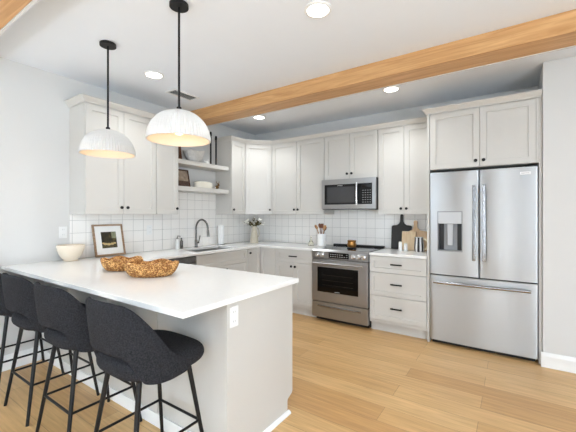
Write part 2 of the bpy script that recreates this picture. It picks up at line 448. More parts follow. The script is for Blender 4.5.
def upper(label, F, a0, a1, z0, z1, doors, knobs, depth=0.304, group='wall cabinets'):
    mid = F((( a0 + a1) / 2, -depth / 2, z0))
    root = thing('wall_cabinet', label, 'cabinet', mid, group)
    F.mb().box(a0 + 0.0006, a1 - 0.0006, -depth, 0, z0, z1).build('carcass', 'cabinet', root, smooth=False)
    n = doors; w = (a1 - a0 - 0.004) / n
    for i in range(n):
        d0 = a0 + 0.002 + w * i + 0.0022; d1 = a0 + 0.002 + w * (i + 1) - 0.0022
        d = shaker(F, root, d0, d1, z0 + 0.002, z1 - 0.004)
        side = knobs[i]
        knob(F, d, (d1 - 0.03) if side > 0 else (d0 + 0.03), z0 + 0.07)
    return root
upper('two-door greige wall cabinet hanging above the cream bowl and framed print', FL, 1.52, 2.282, ZU0, ZU1, 2, (1, -1))
upper('narrow one-door wall cabinet on the left of the two open shelves', FL, 2.282, 2.587, ZU0, ZU1, 1, (1,))
upper('narrow one-door wall cabinet on the right of the two open shelves', FL, 3.502, 3.806, ZU0, ZU1, 1, (-1,))
upper('tall two-door greige wall cabinet between the angled corner cabinet and microwave', FB, -3.084, -2.173, ZU0, ZU1, 2, (1, -1))
upper('short two-door wall cabinet directly above the microwave', FB, -2.171, -1.409, 1.842, ZU1, 2, (1, -1))
upper('tall two-door wall cabinet above the cutting boards, left of the refrigerator', FB, -1.407, -0.768, ZU0, ZU1, 2, (1, -1))
# angled corner cabinet
root = thing('corner_wall_cabinet', 'angled one-door corner wall cabinet above the pitcher of flowers', 'cabinet', (XW + 0.25, YB - 0.25, ZU0), 'wall cabinets')
poly = [(XW + 0.0008, YB - 0.0008), (XW + 0.0008, 3.8075), (XF, 3.8075), (-3.0855, YF), (-3.0855, YB - 0.0008)]
MB().prism(poly, ZU0, ZU1, 'Z').build('carcass', 'cabinet', root, smooth=False)
p0 = Vector((XF, 3.8075, 0)); p1 = Vector((-3.0855, YF, 0)); du = (p1 - p0).normalized()
FD = Face(p0, du, (du.y, -du.x, 0)); LD = (p1 - p0).length
d = shaker(FD, root, 0.016, LD - 0.016, ZU0 + 0.002, ZU1 - 0.004)
knob(FD, d, LD - 0.046, ZU0 + 0.07)
# crown mouldings
dth = 0.022
crown('crown_molding', 'crown molding along the top of the cabinets left of the open shelves', [(XW + 0.001, 1.519), (XF + dth, 1.519), (XF + dth, 2.588), (XW + 0.001, 2.588)][::-1][::-1], ZU1 + 0.0005)
c1 = Vector((XF + dth, 3.80)); 
crown('crown_molding', 'long crown molding from the open shelves round the corner to the refrigerator cabinet',
      [(XW + 0.001, 3.501), (XF + dth, 3.501), (XF + dth, 3.799), (-3.078, YF - dth), (-0.770, YF - dth)], ZU1 + 0.0005)

# refrigerator surround: cabinet over the refrigerator with its two tall side panels
YR = 3.822
FR = Face((0, YR, 0), (1, 0, 0), (0, -1, 0))
root = thing('refrigerator_cabinet', 'deep two-door cabinet over the refrigerator with tall side panels to the floor', 'cabinet', (-0.27, 4.1, 0), 'wall cabinets')
box(-0.742, 0.195, YR, YB - 0.001, 1.848, ZU1).build('carcass', 'cabinet', root, smooth=False)
box(-0.7655, -0.7435, YR - 0.022, YB - 0.009, 0.0, ZU1).build('side_panel', 'cabinet', root, bevel=0.001)
box(0.1965, 0.219, YR - 0.022, YB - 0.001, 0.0, ZU1).build('side_panel', 'cabinet', root, bevel=0.001)
for d0, d1, s_ in ((-0.738, -0.2755, 1), (-0.2725, 0.176, -1)):
    d = shaker(FR, root, d0, d1, 1.852, ZU1 - 0.004); knob(FR, d, (d1 - 0.033) if s_ > 0 else (d0 + 0.033), 1.852 + 0.058)
box(0.178, 0.1955, YR - 0.022, YR - 0.0005, 1.848, ZU1).build('filler_strip', 'cabinet', root)
crown('crown_molding', 'crown molding on top of the cabinet over the refrigerator',
      [(-0.7665, YF - dth - 0.05), (-0.7665, YR - dth - 0.001), (0.219, YR - dth - 0.001)], ZU1 + 0.0005)

# base cabinets
ZB1 = 0.889; KICK = 0.105
YBF = 3.806; XBF = -3.085                    # carcass fronts
FBB = Face((0, YBF, 0), (1, 0, 0), (0, -1, 0)); FBL = Face((XBF, 0, 0), (0, 1, 0), (1, 0, 0))
def base_box(F, root, a0, a1, depth, top=ZB1):
    F.mb().box(a0 + 0.0006, a1 - 0.0006, -depth, 0, KICK, top).build('carcass', 'cabinet', root, smooth=False)
    F.mb().box(a0 + 0.0006, a1 - 0.0006, -depth, -0.05, 0, KICK - 0.0005).build('toe_kick', 'cabinet', root, smooth=False)
D = 0.600
root = thing('base_cabinet', 'three-drawer greige base cabinet between the range and refrigerator', 'cabinet', (-1.08, 4.1, 0), 'base cabinets')
base_box(FBB, root, -1.407, -0.768, D)
for z0, z1 in ((0.700, 0.882), (0.428, 0.694), (0.150, 0.422)):
    d = shaker(FBB, root, -1.403, -0.771, z0, z1, name='drawer', rail=0.05)
    bar_pull(FBB, d, -1.087, z0 + (z1 - z0) * 0.55)
root = thing('base_cabinet', 'base cabinet with one drawer over two doors, left of the range', 'cabinet', (-2.48, 4.1, 0), 'base cabinets')
base_box(FBB, root, -2.781, -2.173, D)
d = shaker(FBB, root, -2.776, -2.178, 0.715, 0.882, name='drawer', rail=0.05); bar_pull(FBB, d, -2.477, 0.80)
for d0, d1, s_ in ((-2.776, -2.4785, 1), (-2.4755, -2.178, -1)):
    d = shaker(FBB, root, d0, d1, 0.150, 0.709); knob(FBB, d, (d1 - 0.03) if s_ > 0 else (d0 + 0.03), 0.66)
# L-shaped corner base cabinet
root = thing('corner_base_cabinet', 'inside-corner base cabinet with two doors meeting at a right angle under the flowers', 'cabinet', (-3.35, 4.07, 0), 'base cabinets')
Lp = [(XW + 0.001, 3.5035), (XBF, 3.5035), (XBF, YBF), (-2.7825, YBF), (-2.7825, YB - 0.009), (XW + 0.001, YB - 0.009)]
MB().prism(Lp, KICK, ZB1, 'Z').build('carcass', 'cabinet', root, smooth=False)
Lk = [(XW + 0.001, 3.5035), (XBF - 0.05, 3.5035), (XBF - 0.05, YBF + 0.05), (-2.7825, YBF + 0.05), (-2.7825, YB - 0.009), (XW + 0.001, YB - 0.009)]
MB().prism(Lk, 0, KICK - 0.0005, 'Z').build('toe_kick', 'cabinet', root, smooth=False)
d = shaker(FBL, root, 3.507, YBF - 0.026, 0.150, 0.882, rail=0.05); knob(FBL, d, 3.545, 0.83)
shaker(FBB, root, XBF + 0.026, -2.785, 0.150, 0.882, rail=0.05)
# sink base
root = thing('sink_base_cabinet', 'wide base cabinet with a long false drawer front under the sink', 'cabinet', (-3.38, 3.05, 0), 'base cabinets')
m = FBL.mb(); m.box(2.6006, 3.5004, -D, 0, KICK, 0.60).box(2.6006, 2.62, -D, 0, 0.60, ZB1).box(3.482, 3.5004, -D, 0, 0.60, ZB1).box(2.62, 3.482, -0.018, 0, 0.60, ZB1)
m.build('carcass', 'cabinet', root, smooth=False)
FBL.mb().box(2.6006, 3.5004, -D, -0.05, 0, KICK - 0.0005).build('toe_kick', 'cabinet', root, smooth=False)
shaker(FBL, root, 2.605, 3.496, 0.715, 0.882, name='drawer', rail=0.05)
for d0, d1, s_ in ((2.605, 3.049, 1), (3.052, 3.496, -1)):
    d = shaker(FBL, root, d0, d1, 0.150, 0.709); knob(FBL, d, (d1 - 0.03) if s_ > 0 else (d0 + 0.03), 0.66)
# dishwasher
root = thing('dishwasher', 'stainless steel dishwasher built in beside the sink cabinet', 'dishwasher', (-3.38, 2.3, 0))
FBL.mb().box(1.994, 2.598, -0.58, -0.002, 0.02, 0.885).build('body', 'grey_plastic', root)
d = FBL.mb().box(1.997, 2.595, 0.0, 0.024, 0.11, 0.80).build('door', 'steel_h', root, bevel=0.004)
FBL.mb().box(1.997, 2.595, 0.0, 0.024, 0.803, 0.884).build('control_panel', 'gunmetal', root, bevel=0.004)
m = FBL.mb(); m.tube([(2.06, 0.06, 0.76), (2.53, 0.06, 0.76)], 0.010); 
for a in (2.08, 2.51): m.tube([(a, 0.0245, 0.76), (a, 0.06, 0.76)], 0.007)
m.build('handle', 'steel_h', d)
# peninsula
XP0, XP1, YP0, YP1 = XW + 0.001, -1.285, 1.300, 1.947
root = thing('peninsula_cabinet', 'long peninsula base with notched end panel facing the range', 'cabinet', ((XP0 + XP1) / 2, 1.6, 0), 'base cabinets')
box(XP0, XP1 - 0.02, YP0 + 0.014, YP1 - 0.022, KICK, ZB1).build('carcass', 'cabinet', root, smooth=False)
box(XP0, XP1 - 0.02, YP0 + 0.014, YP1 - 0.075, 0, KICK - 0.0005).build('toe_kick', 'cabinet', root, smooth=False)
MB().prism([(YP0 + 0.0145, 0.0), (YP1 - 0.062, 0.0), (YP1 - 0.062, 0.085), (YP1 - 0.056, 0.097), (YP1 - 0.008, 0.118), (YP1, 0.132), (YP1, ZB1), (YP0 + 0.0145, ZB1)], XP1 - 0.0195, XP1, 'X').build('end_panel', 'cabinet', root, bevel=0.0012, smooth=False)
box(XP0, XP1 - 0.0005, YP0, YP0 + 0.0135, 0, ZB1).build('back_panel', 'cabinet', root)
m = MB().box(XP1 - 0.03, XP1 + 0.006, YP0 - 0.006, YP0 - 0.0003, 0, ZB1).box(XP1 + 0.0003, XP1 + 0.006, YP0 - 0.0003, YP0 + 0.03, 0, ZB1)
m.build('corner_trim', 'cabinet', root)
for xx in (-1.92, -2.55, -3.18): box(xx - 0.02, xx + 0.02, YP0 - 0.006, YP0 - 0.0003, 0.06, ZB1).build('batten', 'cabinet', root)
box(XP0 + 0.02, XP1 - 0.031, YP0 - 0.012, YP0 - 0.0003, 0, 0.085).build('baseboard', 'trim', root, bevel=0.003)
MB().prism([(XP1 + 0.0003, 0), (XP1 + 0.022, 0), (XP1 + 0.020, 0.010), (XP1 + 0.010, 0.020), (XP1 + 0.0003, 0.022)], YP0 + 0.031, YP1 - 0.050, 'Y').build('shoe_molding', 'trim', root, smooth=False)
for d0, d1 in ((-3.05, -2.49), (-2.485, -1.90), (-1.895, -1.31)):
    FP = Face((0, YP1 - 0.022, 0), (1, 0, 0), (0, 1, 0))
    d = shaker(FP, root, d0, d1, 0.150, 0.709); knob(FP, d, d1 - 0.03, 0.66)
    d = shaker(FP, root, d0, d1, 0.715, 0.882, name='drawer', rail=0.05); bar_pull(FP, d, (d0 + d1) / 2, 0.80)

# countertops
def slab(xs, ys, keep, z0, z1):
    m = MB(); V = {}
    def g(i, j, k):
        if (i, j, k) not in V: V[i, j, k] = m.v((xs[i], ys[j], (z0, z1)[k]))
        return V[i, j, k]
    K = {(i, j) for i in range(len(xs) - 1) for j in range(len(ys) - 1) if keep((xs[i] + xs[i + 1]) / 2, (ys[j] + ys[j + 1]) / 2)}
    for i, j in K:
        for k in (0, 1): m.f([g(i, j, k), g(i + 1, j, k), g(i + 1, j + 1, k), g(i, j + 1, k)])
        for di, dj, (a, b) in ((-1, 0, ((i, j), (i, j + 1))), (1, 0, ((i + 1, j), (i + 1, j + 1))), (0, -1, ((i, j), (i + 1, j))), (0, 1, ((i, j + 1), (i + 1, j + 1)))):
            if (i + di, j + dj) not in K: m.f([g(*a, 0), g(*b, 0), g(*b, 1), g(*a, 1)])
    return m
ZT0, ZT = 0.8905, 0.920
SX0, SX1, SY0, SY1 = -3.53, -3.13, 2.68, 3.40
def keep(x, y):
    if SX0 < x < SX1 and SY0 < y < SY1: return False
    return y < 1.977 or x < -3.055 or (y > 3.776 and x < -2.172)
tag(slab([XW + 0.0012, SX0, SX1, -3.055, -2.1735, -1.250], [0.982, 1.977, SY0, SY1, 3.776, YB - 0.0005], keep, ZT0, ZT).build('countertop', 'quartz', bevel=0.003, smooth=False),
    'white quartz countertop covering the peninsula and running past the sink to the range', 'countertop')
tag(box(-1.4065, -0.767, 3.776, YB - 0.0005, ZT0, ZT).build('countertop', 'quartz', bevel=0.003, smooth=False),
    'short white quartz countertop between the range and refrigerator', 'countertop')
# open shelves
for z, lb in ((2.063, 'upper white open shelf holding the two tall black candlesticks'), (1.727, 'lower white open shelf holding the small framed picture')):
    tag(box(XW + 0.0008, XW + 0.275, 2.589, 3.500, z - 0.056, z).build('floating_shelf', 'cabinet', bevel=0.002, smooth=False), lb, 'shelf', 'open shelves')

# ------------------------------------------------------------------ refrigerator
root = thing('refrigerator', 'stainless steel french-door refrigerator with water dispenser', 'refrigerator', (-0.278, 4.1, 0))
FX0, FX1, FY = -0.7405, 0.1925, 3.778
box(FX0 + 0.004, FX1 - 0.004, 3.862, 4.40, 0.03, 1.800).build('body', 'grey_plastic', root, bevel=0.004)
def curved_door(name, x0, x1, z0, z1, hole=None):
    """A door whose front bulges gently; optional rectangular recess."""
    m = MB(); nx = 24
    def fy(x): t = (x - x0) / (x1 - x0) * 2 - 1; return FY + 0.006 * t * t
    def fr(x):
        e = min(x - x0, x1 - x) ; r = 0.012
        return 0 if e >= r else r - math.sqrt(max(0, r * r - (r - e) ** 2))
    base = [x0, x0 + 0.001, x0 + 0.003, x0 + 0.007, x0 + 0.012]
    xs = base + [x0 + 0.012 + (x1 - x0 - 0.024) * i / nx for i in range(1, nx)] + [x1 - (b - x0) for b in base[::-1]]
    if hole: xs += [hole[0], hole[1]]
    xs = sorted(set(xs))
    zs = [z0, z1] if not hole else [z0, hole[2], hole[3], z1]
    yb = 3.858
    V = {}
    def g(i, k): 
        if (i, k) not in V: V[i, k] = m.v((xs[i], fy(xs[i]) + fr(xs[i]), zs[k]))
        return V[i, k]
    B = {}
    def h(i, k):
        if (i, k) not in B: B[i, k] = m.v((xs[i], yb, zs[k]))
        return B[i, k]
    n, kz = len(xs) - 1, len(zs) - 1
    for i in range(n):
        for k in range(kz):
            xm = (xs[i] + xs[i + 1]) / 2
            if hole and k == 1 and hole[0] < xm < hole[1]: 
                continue
            m.f([g(i, k), g(i + 1, k), g(i + 1, k + 1), g(i, k + 1)])
        m.f([g(i, 0), g(i + 1, 0), h(i + 1, 0), h(i, 0)]); m.f([g(i, kz), g(i + 1, kz), h(i + 1, kz), h(i, kz)])
    for k in range(kz):
        m.f([g(0, k), g(0, k + 1), h(0, k + 1), h(0, k)]); m.f([g(n, k), g(n, k + 1), h(n, k + 1), h(n, k)])
    m.f([h(i, 0) for i in range(n + 1)] + [h(i, kz) for i in range(n, -1, -1)]) if not hole else None
    return m.build(name, 'steel', root)
DX0, DX1, DZ0, DZ1 = -0.662, -0.424, 0.985, 1.405
ld = curved_door('door', FX0, -0.2800, 0.742, 1.812, (DX0, DX1, DZ0, DZ1))
rd = curved_door('door', -0.2760, FX1, 0.742, 1.812)
fz = curved_door('freezer_drawer', FX0, FX1, 0.045, 0.728)
# dispenser: frame, upper touch panel, recess with tray and paddle
disp = MB().box(DX0 + 0.001, DX1 - 0.001, FY + 0.072, FY + 0.078, DZ0, DZ1).box(DX0 + 0.001, DX0 + 0.008, FY - 0.001, FY + 0.072, DZ0, DZ1).box(DX1 - 0.008, DX1 - 0.001, FY + 0.0, FY + 0.072, DZ0, DZ1)
disp = disp.box(DX0 + 0.008, DX1 - 0.008, FY - 0.001, FY + 0.072, DZ0, DZ0 + 0.012).box(DX0 + 0.008, DX1 - 0.008, FY - 0.001, FY + 0.072, DZ1 - 0.010, DZ1).build('water_dispenser', 'grey_plastic', ld, smooth=False)
box(DX0 + 0.009, DX1 - 0.009, FY - 0.002, FY + 0.070, 1.275, DZ1 - 0.011).build('touch_panel', 'pale_plastic', ld, bevel=0.003)
for x in (DX0 + 0.009, DX1 - 0.055): box(x, x + 0.046, FY + 0.066, FY + 0.0715, DZ0 + 0.013, 1.274).build('recess_lining', 'black_plastic', ld)
MB().prism([(-0.570, 1.272), (-0.516, 1.272), (-0.520, 1.05), (-0.566, 1.05)], FY + 0.030, FY + 0.045, 'Y').build('paddle', 'pale_plastic', ld, bevel=0.004)
MB().prism([(-0.578, 1.274), (-0.508, 1.274), (-0.512, 1.040), (-0.574, 1.040)], FY + 0.0455, FY + 0.052, 'Y').build('paddle_bezel', 'grey_plastic', ld, bevel=0.004)
def bar_handle(door, x):
    m = MB().box(x - 0.016, x + 0.016, FY - 0.058, FY - 0.044, 0.912, 1.662)
    o = m.build('handle', 'chrome', door, bevel=0.006, seg=3)
    for z in (0.955, 1.62): box(x - 0.010, x + 0.010, FY - 0.0445, FY + 0.010, z - 0.018, z + 0.018).build('handle_post', 'chrome', door, bevel=0.003)
bar_handle(ld, -0.318); bar_handle(rd, -0.234)
hp = []
for i in range(17):
    t = i / 16 * 2 - 1; hp.append((-0.278 + 0.415 * t, FY - 0.050 + 0.014 * t * t, 0.662))
MB().tube(hp, 0.011, flat=1.3).build('handle', 'chrome', fz)
for x in (-0.655, 0.099): box(x - 0.015, x + 0.015, FY - 0.040, FY + 0.010, 0.653, 0.671).build('handle_post', 'chrome', fz)
bd = box(0.055, 0.135, FY - 0.0015, FY + 0.006, 1.742, 1.768).build('badge', 'white_plastic', rd, bevel=0.001)
q = MB()
for i in range(9): q.box(0.064 + i * 0.007, 0.0685 + i * 0.007, FY - 0.0018, FY - 0.0014, 1.751, 1.759)
q.build('badge_print', 'grey_plastic', rd)
for x in (FX0 + 0.02, FX1 - 0.10): box(x, x + 0.08, 3.80, 3.93, 1.8125, 1.822).build('hinge_cover', 'black_plastic', root)
box(FX0 + 0.02, FX1 - 0.02, 3.835, 3.861, 0.004, 0.042).build('kick_grille', 'black_plastic', root)
box(FX0 + 0.006, FX1 - 0.006, 3.815, 3.861, 0.729, 0.741).build('door_gasket', 'dark_gap', root)
box(-0.2798, -0.2762, 3.815, 3.861, 0.742, 1.812).build('door_gasket', 'dark_gap', root)

# ------------------------------------------------------------------ range
root = thing('range', 'stainless steel slide-in electric range under the microwave', 'range', (-1.79, 4.1, 0))
RX0, RX1, RY = -2.1695, -1.4105, 3.752
box(RX0 + 0.003, RX1 - 0.003, 3.802, 4.40, 0.05, 0.912).build('body', 'black_plastic', root)
box(RX0 + 0.02, RX1 - 0.02, 3.84, 4.38, 0.0, 0.049).build('plinth', 'black_plastic', root)
box(RX0, RX1, 3.79, 4.345, 0.9125, 0.927).build('cooktop', 'black_gloss', root, bevel=0.003)
box(RX0 + 0.01, RX1 - 0.01, 4.346, 4.400, 0.9125, 0.948).build('rear_vent', 'black_plastic', root, bevel=0.004)
for bx, by, br in ((-1.98, 3.95, 0.10), (-1.60, 3.95, 0.08), (-1.98, 4.20, 0.075), (-1.60, 4.20, 0.10)):
    MB().lathe([(br, 0.9272), (br, 0.9275), (br - 0.004, 0.9275), (br - 0.004, 0.9272)], (bx, by, 0), 40, cap=(False, False)).build('burner_ring', 'grey_plastic', root)
cp = MB().prism([(3.756, 0.806), (3.801, 0.806), (3.801, 0.9115), (3.789, 0.926), (3.776, 0.926), (3.750, 0.900)], RX0, RX1, 'X').build('control_panel', 'steel_h', root, bevel=0.002, smooth=False)
def cpy(z): return 3.756 + (3.750 - 3.756) * (z - 0.806) / 0.094
box(-1.925, -1.655, 3.7475, 3.7505, 0.822, 0.892).build('display', 'black_gloss', cp)
q = MB()
for i in range(8):
    for zz in (0.842, 0.868):
        if random.random() < 0.8: q.box(-1.905 + i * 0.031, -1.905 + i * 0.031 + 0.017, 3.7470, 3.7476, zz - 0.003, zz + 0.003)
q.build('display_print', 'mark', cp)
for x in (-2.085, -2.015, -1.600, -1.535, -1.468):
    k = MB(); k.T = (lambda xx: (lambda p: Vector((xx + p.x, 3.7505 - p.z, 0.856 + p.y))))(x)
    k.lathe([(0.026, 0), (0.026, 0.004), (0.022, 0.006), (0.0215, 0.028), (0.017, 0.032)], n=24).build('knob', 'bright_steel', cp)
dr = box(RX0 + 0.002, RX1 - 0.002, RY - 0.008, 3.801, 0.262, 0.798).build('oven_door', 'steel_h', root, bevel=0.004)
w = box(-2.085, -1.530, RY - 0.010, RY - 0.0082, 0.385, 0.700).build('oven_window', 'black_gloss', dr, bevel=0.0008)
box(-2.035, -1.580, RY - 0.0108, RY - 0.0101, 0.415, 0.675).build('inner_glass', 'black_gloss', dr)
q = MB()
for z in (0.475, 0.535, 0.60): q.box(-2.02, -1.595, RY - 0.0112, RY - 0.0108, z, z + 0.003)
q.build('oven_rack', 'gunmetal', dr)
q = MB()
for i in range(9): q.box(-1.84 + i * 0.008, -1.8345 + i * 0.008, RY - 0.0108, RY - 0.0101, 0.396, 0.403)
q.build('badge', 'mark', dr)
q = MB().tube([(RX0 + 0.045, RY - 0.055, 0.752), (RX1 - 0.045, RY - 0.055, 0.752)], 0.013, n=14)
for x in (RX0 + 0.07, RX1 - 0.07): q.box(x - 0.011, x + 0.011, RY - 0.052, RY - 0.0078, 0.740, 0.764)
q.build('handle', 'steel_h', dr)
dw = box(RX0 + 0.002, RX1 - 0.002, RY - 0.004, 3.801, 0.056, 0.250).build('storage_drawer', 'steel_h', root, bevel=0.004)
MB().prism([(RY - 0.024, 0.196), (RY - 0.0042, 0.186), (RY - 0.0042, 0.212), (RY - 0.024, 0.206)], RX0 + 0.09, RX1 - 0.09, 'X').build('handle', 'chrome', dw, smooth=False)

# ------------------------------------------------------------------ microwave
root = thing('microwave', 'stainless steel over-the-range microwave above the range', 'microwave', (-1.79, 4.2, 1.437))
MX0, MX1, MY, MZ0, MZ1 = -2.1695, -1.4105, 4.012, 1.437, 1.838
box(MX0, MX1, MY + 0.03, YB - 0.010, MZ0, MZ1).build('body', 'black_plastic', root)
MB().box(MX0, MX1, MY, MY + 0.0295, 1.770, MZ1).box(MX0, MX0 + 0.045, MY, MY + 0.0295, MZ0 + 0.065, 1.770).box(MX0, MX1, MY, MY + 0.0295, MZ0 + 0.008, MZ0 + 0.065).box(MX1 - 0.045, MX1, MY, MY + 0.0295, MZ0 + 0.065, 1.770).build('front_frame', 'steel_h', root, smooth=False)
d = box(MX0 + 0.0455, -1.635, MY + 0.002, MY + 0.0295, MZ0 + 0.0655, 1.7695).build('door', 'door_black', root)
box(MX0 + 0.085, -1.690, MY + 0.001, MY + 0.0019, MZ0 + 0.090, 1.735).build('window', 'smoke_glass', d)
q = MB()
for i in range(8): q.box(-1.93 + i * 0.009, -1.924 + i * 0.009, MY + 0.0012, MY + 0.0019, 1.748, 1.756)
q.build('badge', 'mark', d)
pp = box(-1.634, MX1 - 0.0455, MY + 0.002, MY + 0.0295, MZ0 + 0.0655, 1.7695).build('control_panel', 'door_black', root)
box(-1.590, MX1 - 0.055, MY + 0.001, MY + 0.0019, 1.715, 1.755).build('display', 'black_gloss', pp)
q = MB()
for i in range(4):
    for j in range(6): q.box(-1.585 + i * 0.032, -1.567 + i * 0.032, MY + 0.001, MY + 0.0019, 1.525 + j * 0.03, 1.531 + j * 0.03)
q.build('keypad', 'grey_plastic', pp)
hp = [(-1.648, MY - 0.030 - 0.012 * math.sin(math.pi * i / 12), 1.500 + 0.280 * i / 12) for i in range(13)]
q = MB().tube(hp, 0.012, n=12)
for z in (1.512, 1.768): q.box(-1.656, -1.640, MY - 0.030, MY + 0.0018, z - 0.010, z + 0.010)
q.build('handle', 'bright_steel', d)
box(MX0 + 0.01, MX1 - 0.01, MY + 0.005, MY + 0.029, MZ0 + 0.0005, MZ0 + 0.0075).build('vent_grille', 'dark_gap', root)

# ------------------------------------------------------------------ sink and faucet
root = thing('sink', 'stainless undermount sink set in the left counter', 'sink', (-3.33, 3.04, 0.66))
m = MB(); t = 0.003
def rr(x0, x1, y0, y1, z, r=0.04, n=5):
    out = []
    for cx, cy, a0 in ((x1 - r, y1 - r, 0), (x0 + r, y1 - r, 90), (x0 + r, y0 + r, 180), (x1 - r, y0 + r, 270)):
        for i in range(n + 1):
            a = R(a0 + 90 * i / n); out.append((cx + r * math.cos(a), cy + r * math.sin(a), z))
    return out
e = 0.004
m.loft([rr(SX0 - e, SX1 + e, SY0 - e, SY1 + e, 0.8895), rr(SX0 - e, SX1 + e, SY0 - e, SY1 + e, 0.67), rr(SX0 + t, SX1 - t, SY0 + t, SY1 - t, 0.664)], cap=(False, False))
m.loft([rr(SX0, SX1, SY0, SY1, 0.8895), rr(SX0, SX1, SY0, SY1, 0.69), rr(SX0 + 0.02, SX1 - 0.02, SY0 + 0.02, SY1 - 0.02, 0.672)], cap=(False, True))
m.loft([rr(SX0 - e, SX1 + e, SY0 - e, SY1 + e, 0.8895), rr(SX0, SX1, SY0, SY1, 0.8895)], cap=(False, False))
m.build('basin', 'steel_h', root)
MB().lathe([(0.045, 0), (0.045, 0.003), (0.03, 0.003), (0.028, 0.001)], (-3.33, 3.04, 0.673), 24).build('drain', 'chrome', root)
root = thing('faucet', 'dark gooseneck pull-down faucet behind the sink', 'faucet', (-3.58, 3.04, ZT))
fx, fy_ = -3.58, 3.035
MB().lathe([(0.028, 0.0003), (0.028, 0.010), (0.020, 0.014), (0.019, 0.10), (0.014, 0.11)], (fx, fy_, ZT), 20).build('base', 'gunmetal', root)
pts = [(fx, fy_, ZT + 0.10), (fx, fy_, 1.18)]
for i in range(1, 15):
    a = math.pi - math.pi * i / 15 * 1.02
    pts.append((fx + 0.115 + 0.115 * math.cos(a), fy_, 1.18 + 0.12 * math.sin(a)))
pts.append((fx + 0.232, fy_, 1.165))
MB().tube(pts, 0.0125, n=12).build('spout', 'gunmetal', root)
MB().tube([(fx + 0.232, fy_, 1.164), (fx + 0.236, fy_, 1.13), (fx + 0.240, fy_, 1.075)], 0.016, n=12, r1=0.019).build('spray_head', 'gunmetal', root)
MB().tube([(fx, fy_ + 0.019, 0.985), (fx, fy_ + 0.045, 0.985)], 0.013, n=10).tube([(fx, fy_ + 0.042, 0.987), (fx + 0.02, fy_ + 0.052, 1.08)], 0.007, n=8).build('lever', 'gunmetal', root)

# ------------------------------------------------------------------ lights
def pendant_at(x, y, label):
    root = thing('pendant_lamp', label, 'pendant lamp', (x, y, 1.852), 'pendant lamps over the peninsula')
    MB().lathe([(0.060, 0.0), (0.060, 0.020), (0.056, 0.0235)], (x, y, ZC - 0.024), 36).build('canopy', 'black', root)
    MB().lathe([(0.0075, 2.074), (0.0075, ZC - 0.0245)], (x, y, 0), 10).build('rod', 'black', root)
    MB().lathe([(0.016, 2.055), (0.016, 2.067), (0.009, 2.0735)], (x, y, 0), 16).build('cap', 'black', root)
    zr = 1.852
    outer = [(0.200 * math.cos(t) ** 0.92 if t < 1.55 else 0.016, 0.196 * math.sin(t)) for t in [i / 22 * 1.5 for i in range(23)]]
    outer = [(max(r, 0.016), z) for r, z in outer]
    NF = 64
    def flute(a, r, z): return 0.987 + 0.026 * abs(math.sin(a * NF / 2)) if r > 0.03 else 1
    m = MB(); n = NF * 8
    m.lathe([(r, zr + z) for r, z in outer], (x, y, 0), n, flute=flute, cap=(False, True))
    inner = [(max(0.012, r - 0.006), zr + z - (0.005 if i > 1 else 0)) for i, (r, z) in enumerate(outer)]
    m.lathe(inner, (x, y, 0), n, cap=(False, True))
    # rim
    m.lathe([(outer[0][0], zr), (inner[0][0], zr)], (x, y, 0), n, flute=lambda a, r, z: flute(a, r, z) if r > 0.19 else 1, cap=(False, False))
    m.build('shade', 'shade', root)
    MB().lathe([(0.017, 1.985), (0.018, 2.050)], (x, y, 0), 16).build('socket', 'white_plastic', root)
    MB().ball((x, y, 1.935), 0.042, 20, sz=1.15).build('bulb', 'bulb', root)
    d = bpy.data.lights.new('pendant_glow', 'POINT'); d.energy = 0.55; d.color = (1.0, 0.50, 0.10); d.shadow_soft_size = 0.05
    o = bpy.data.objects.new('pendant_glow', d); C.objects.link(o); o.parent = root; o.location = (0, 0, 0.012)
    return root
pendant_at(-1.80, 1.385, 'white ribbed dome pendant lamp above the woven baskets, nearer the camera')
pendant_at(-2.688, 1.385, 'white ribbed dome pendant lamp in front of the left wall cabinets, nearer the wall')
spot_labels = (('recessed ceiling light nearest the camera, in front of the wooden beam', -1.08, 1.945),
               ('recessed ceiling light above the left wall cabinets, beside the air vent', -2.91, 1.945),
               ('recessed ceiling light behind the beam, above the range and drawers', -1.10, 3.62),
               ('recessed ceiling light behind the beam in the far corner above the flowers', -2.95, 3.62))
for lb, x, y in spot_labels:
    root = thing('ceiling_light', lb, 'ceiling light', (x, y, ZC - 0.012), 'recessed ceiling lights')
    MB().lathe([(0.092, 0.0115), (0.092, 0.006), (0.084, 0.001), (0.072, 0.001), (0.072, 0.0115)], (x, y, ZC - 0.012), 40, cap=(False, False)).build('trim_ring', 'white_plastic', root)
    MB().lathe([(0.0715, 0.004), (0.0715, 0.0115)], (x, y, ZC - 0.012), 40).build('lens', 'lens', root)
    d = bpy.data.lights.new('downlight', 'SPOT'); d.energy = 31; d.color = (0.93, 0.97, 1.0); d.spot_size = R(130); d.spot_blend = 0.8; d.shadow_soft_size = 0.07
    o = bpy.data.objects.new('downlight', d); C.objects.link(o); o.parent = root; o.location = (0, 0, -0.01)
# air vent
root = thing('air_vent', 'white louvred air vent in the ceiling above the open shelves', 'vent', (-3.13, 2.46, ZC - 0.01))
MB().box(-3.215, -3.045, 2.285, 2.305, ZC - 0.009, ZC - 0.0005).box(-3.215, -3.045, 2.615, 2.635, ZC - 0.009, ZC - 0.0005).box(-3.215, -3.195, 2.305, 2.615, ZC - 0.009, ZC - 0.0005).box(-3.065, -3.045, 2.305, 2.615, ZC - 0.009, ZC - 0.0005).build('frame', 'trim', root, smooth=False)
box(-3.195, -3.065, 2.305, 2.615, ZC - 0.002, ZC - 0.0005).build('backing', 'gunmetal', root)
m = MB()
for i in range(9):
    x = -3.186 + i * 0.014; m.prism([(x + 0.0075, ZC - 0.0085), (x + 0.009, ZC - 0.0085), (x + 0.0015, ZC - 0.0025), (x, ZC - 0.0025)], 2.305, 2.615, 'Y')
m.build('louvres', 'trim', root, smooth=False)

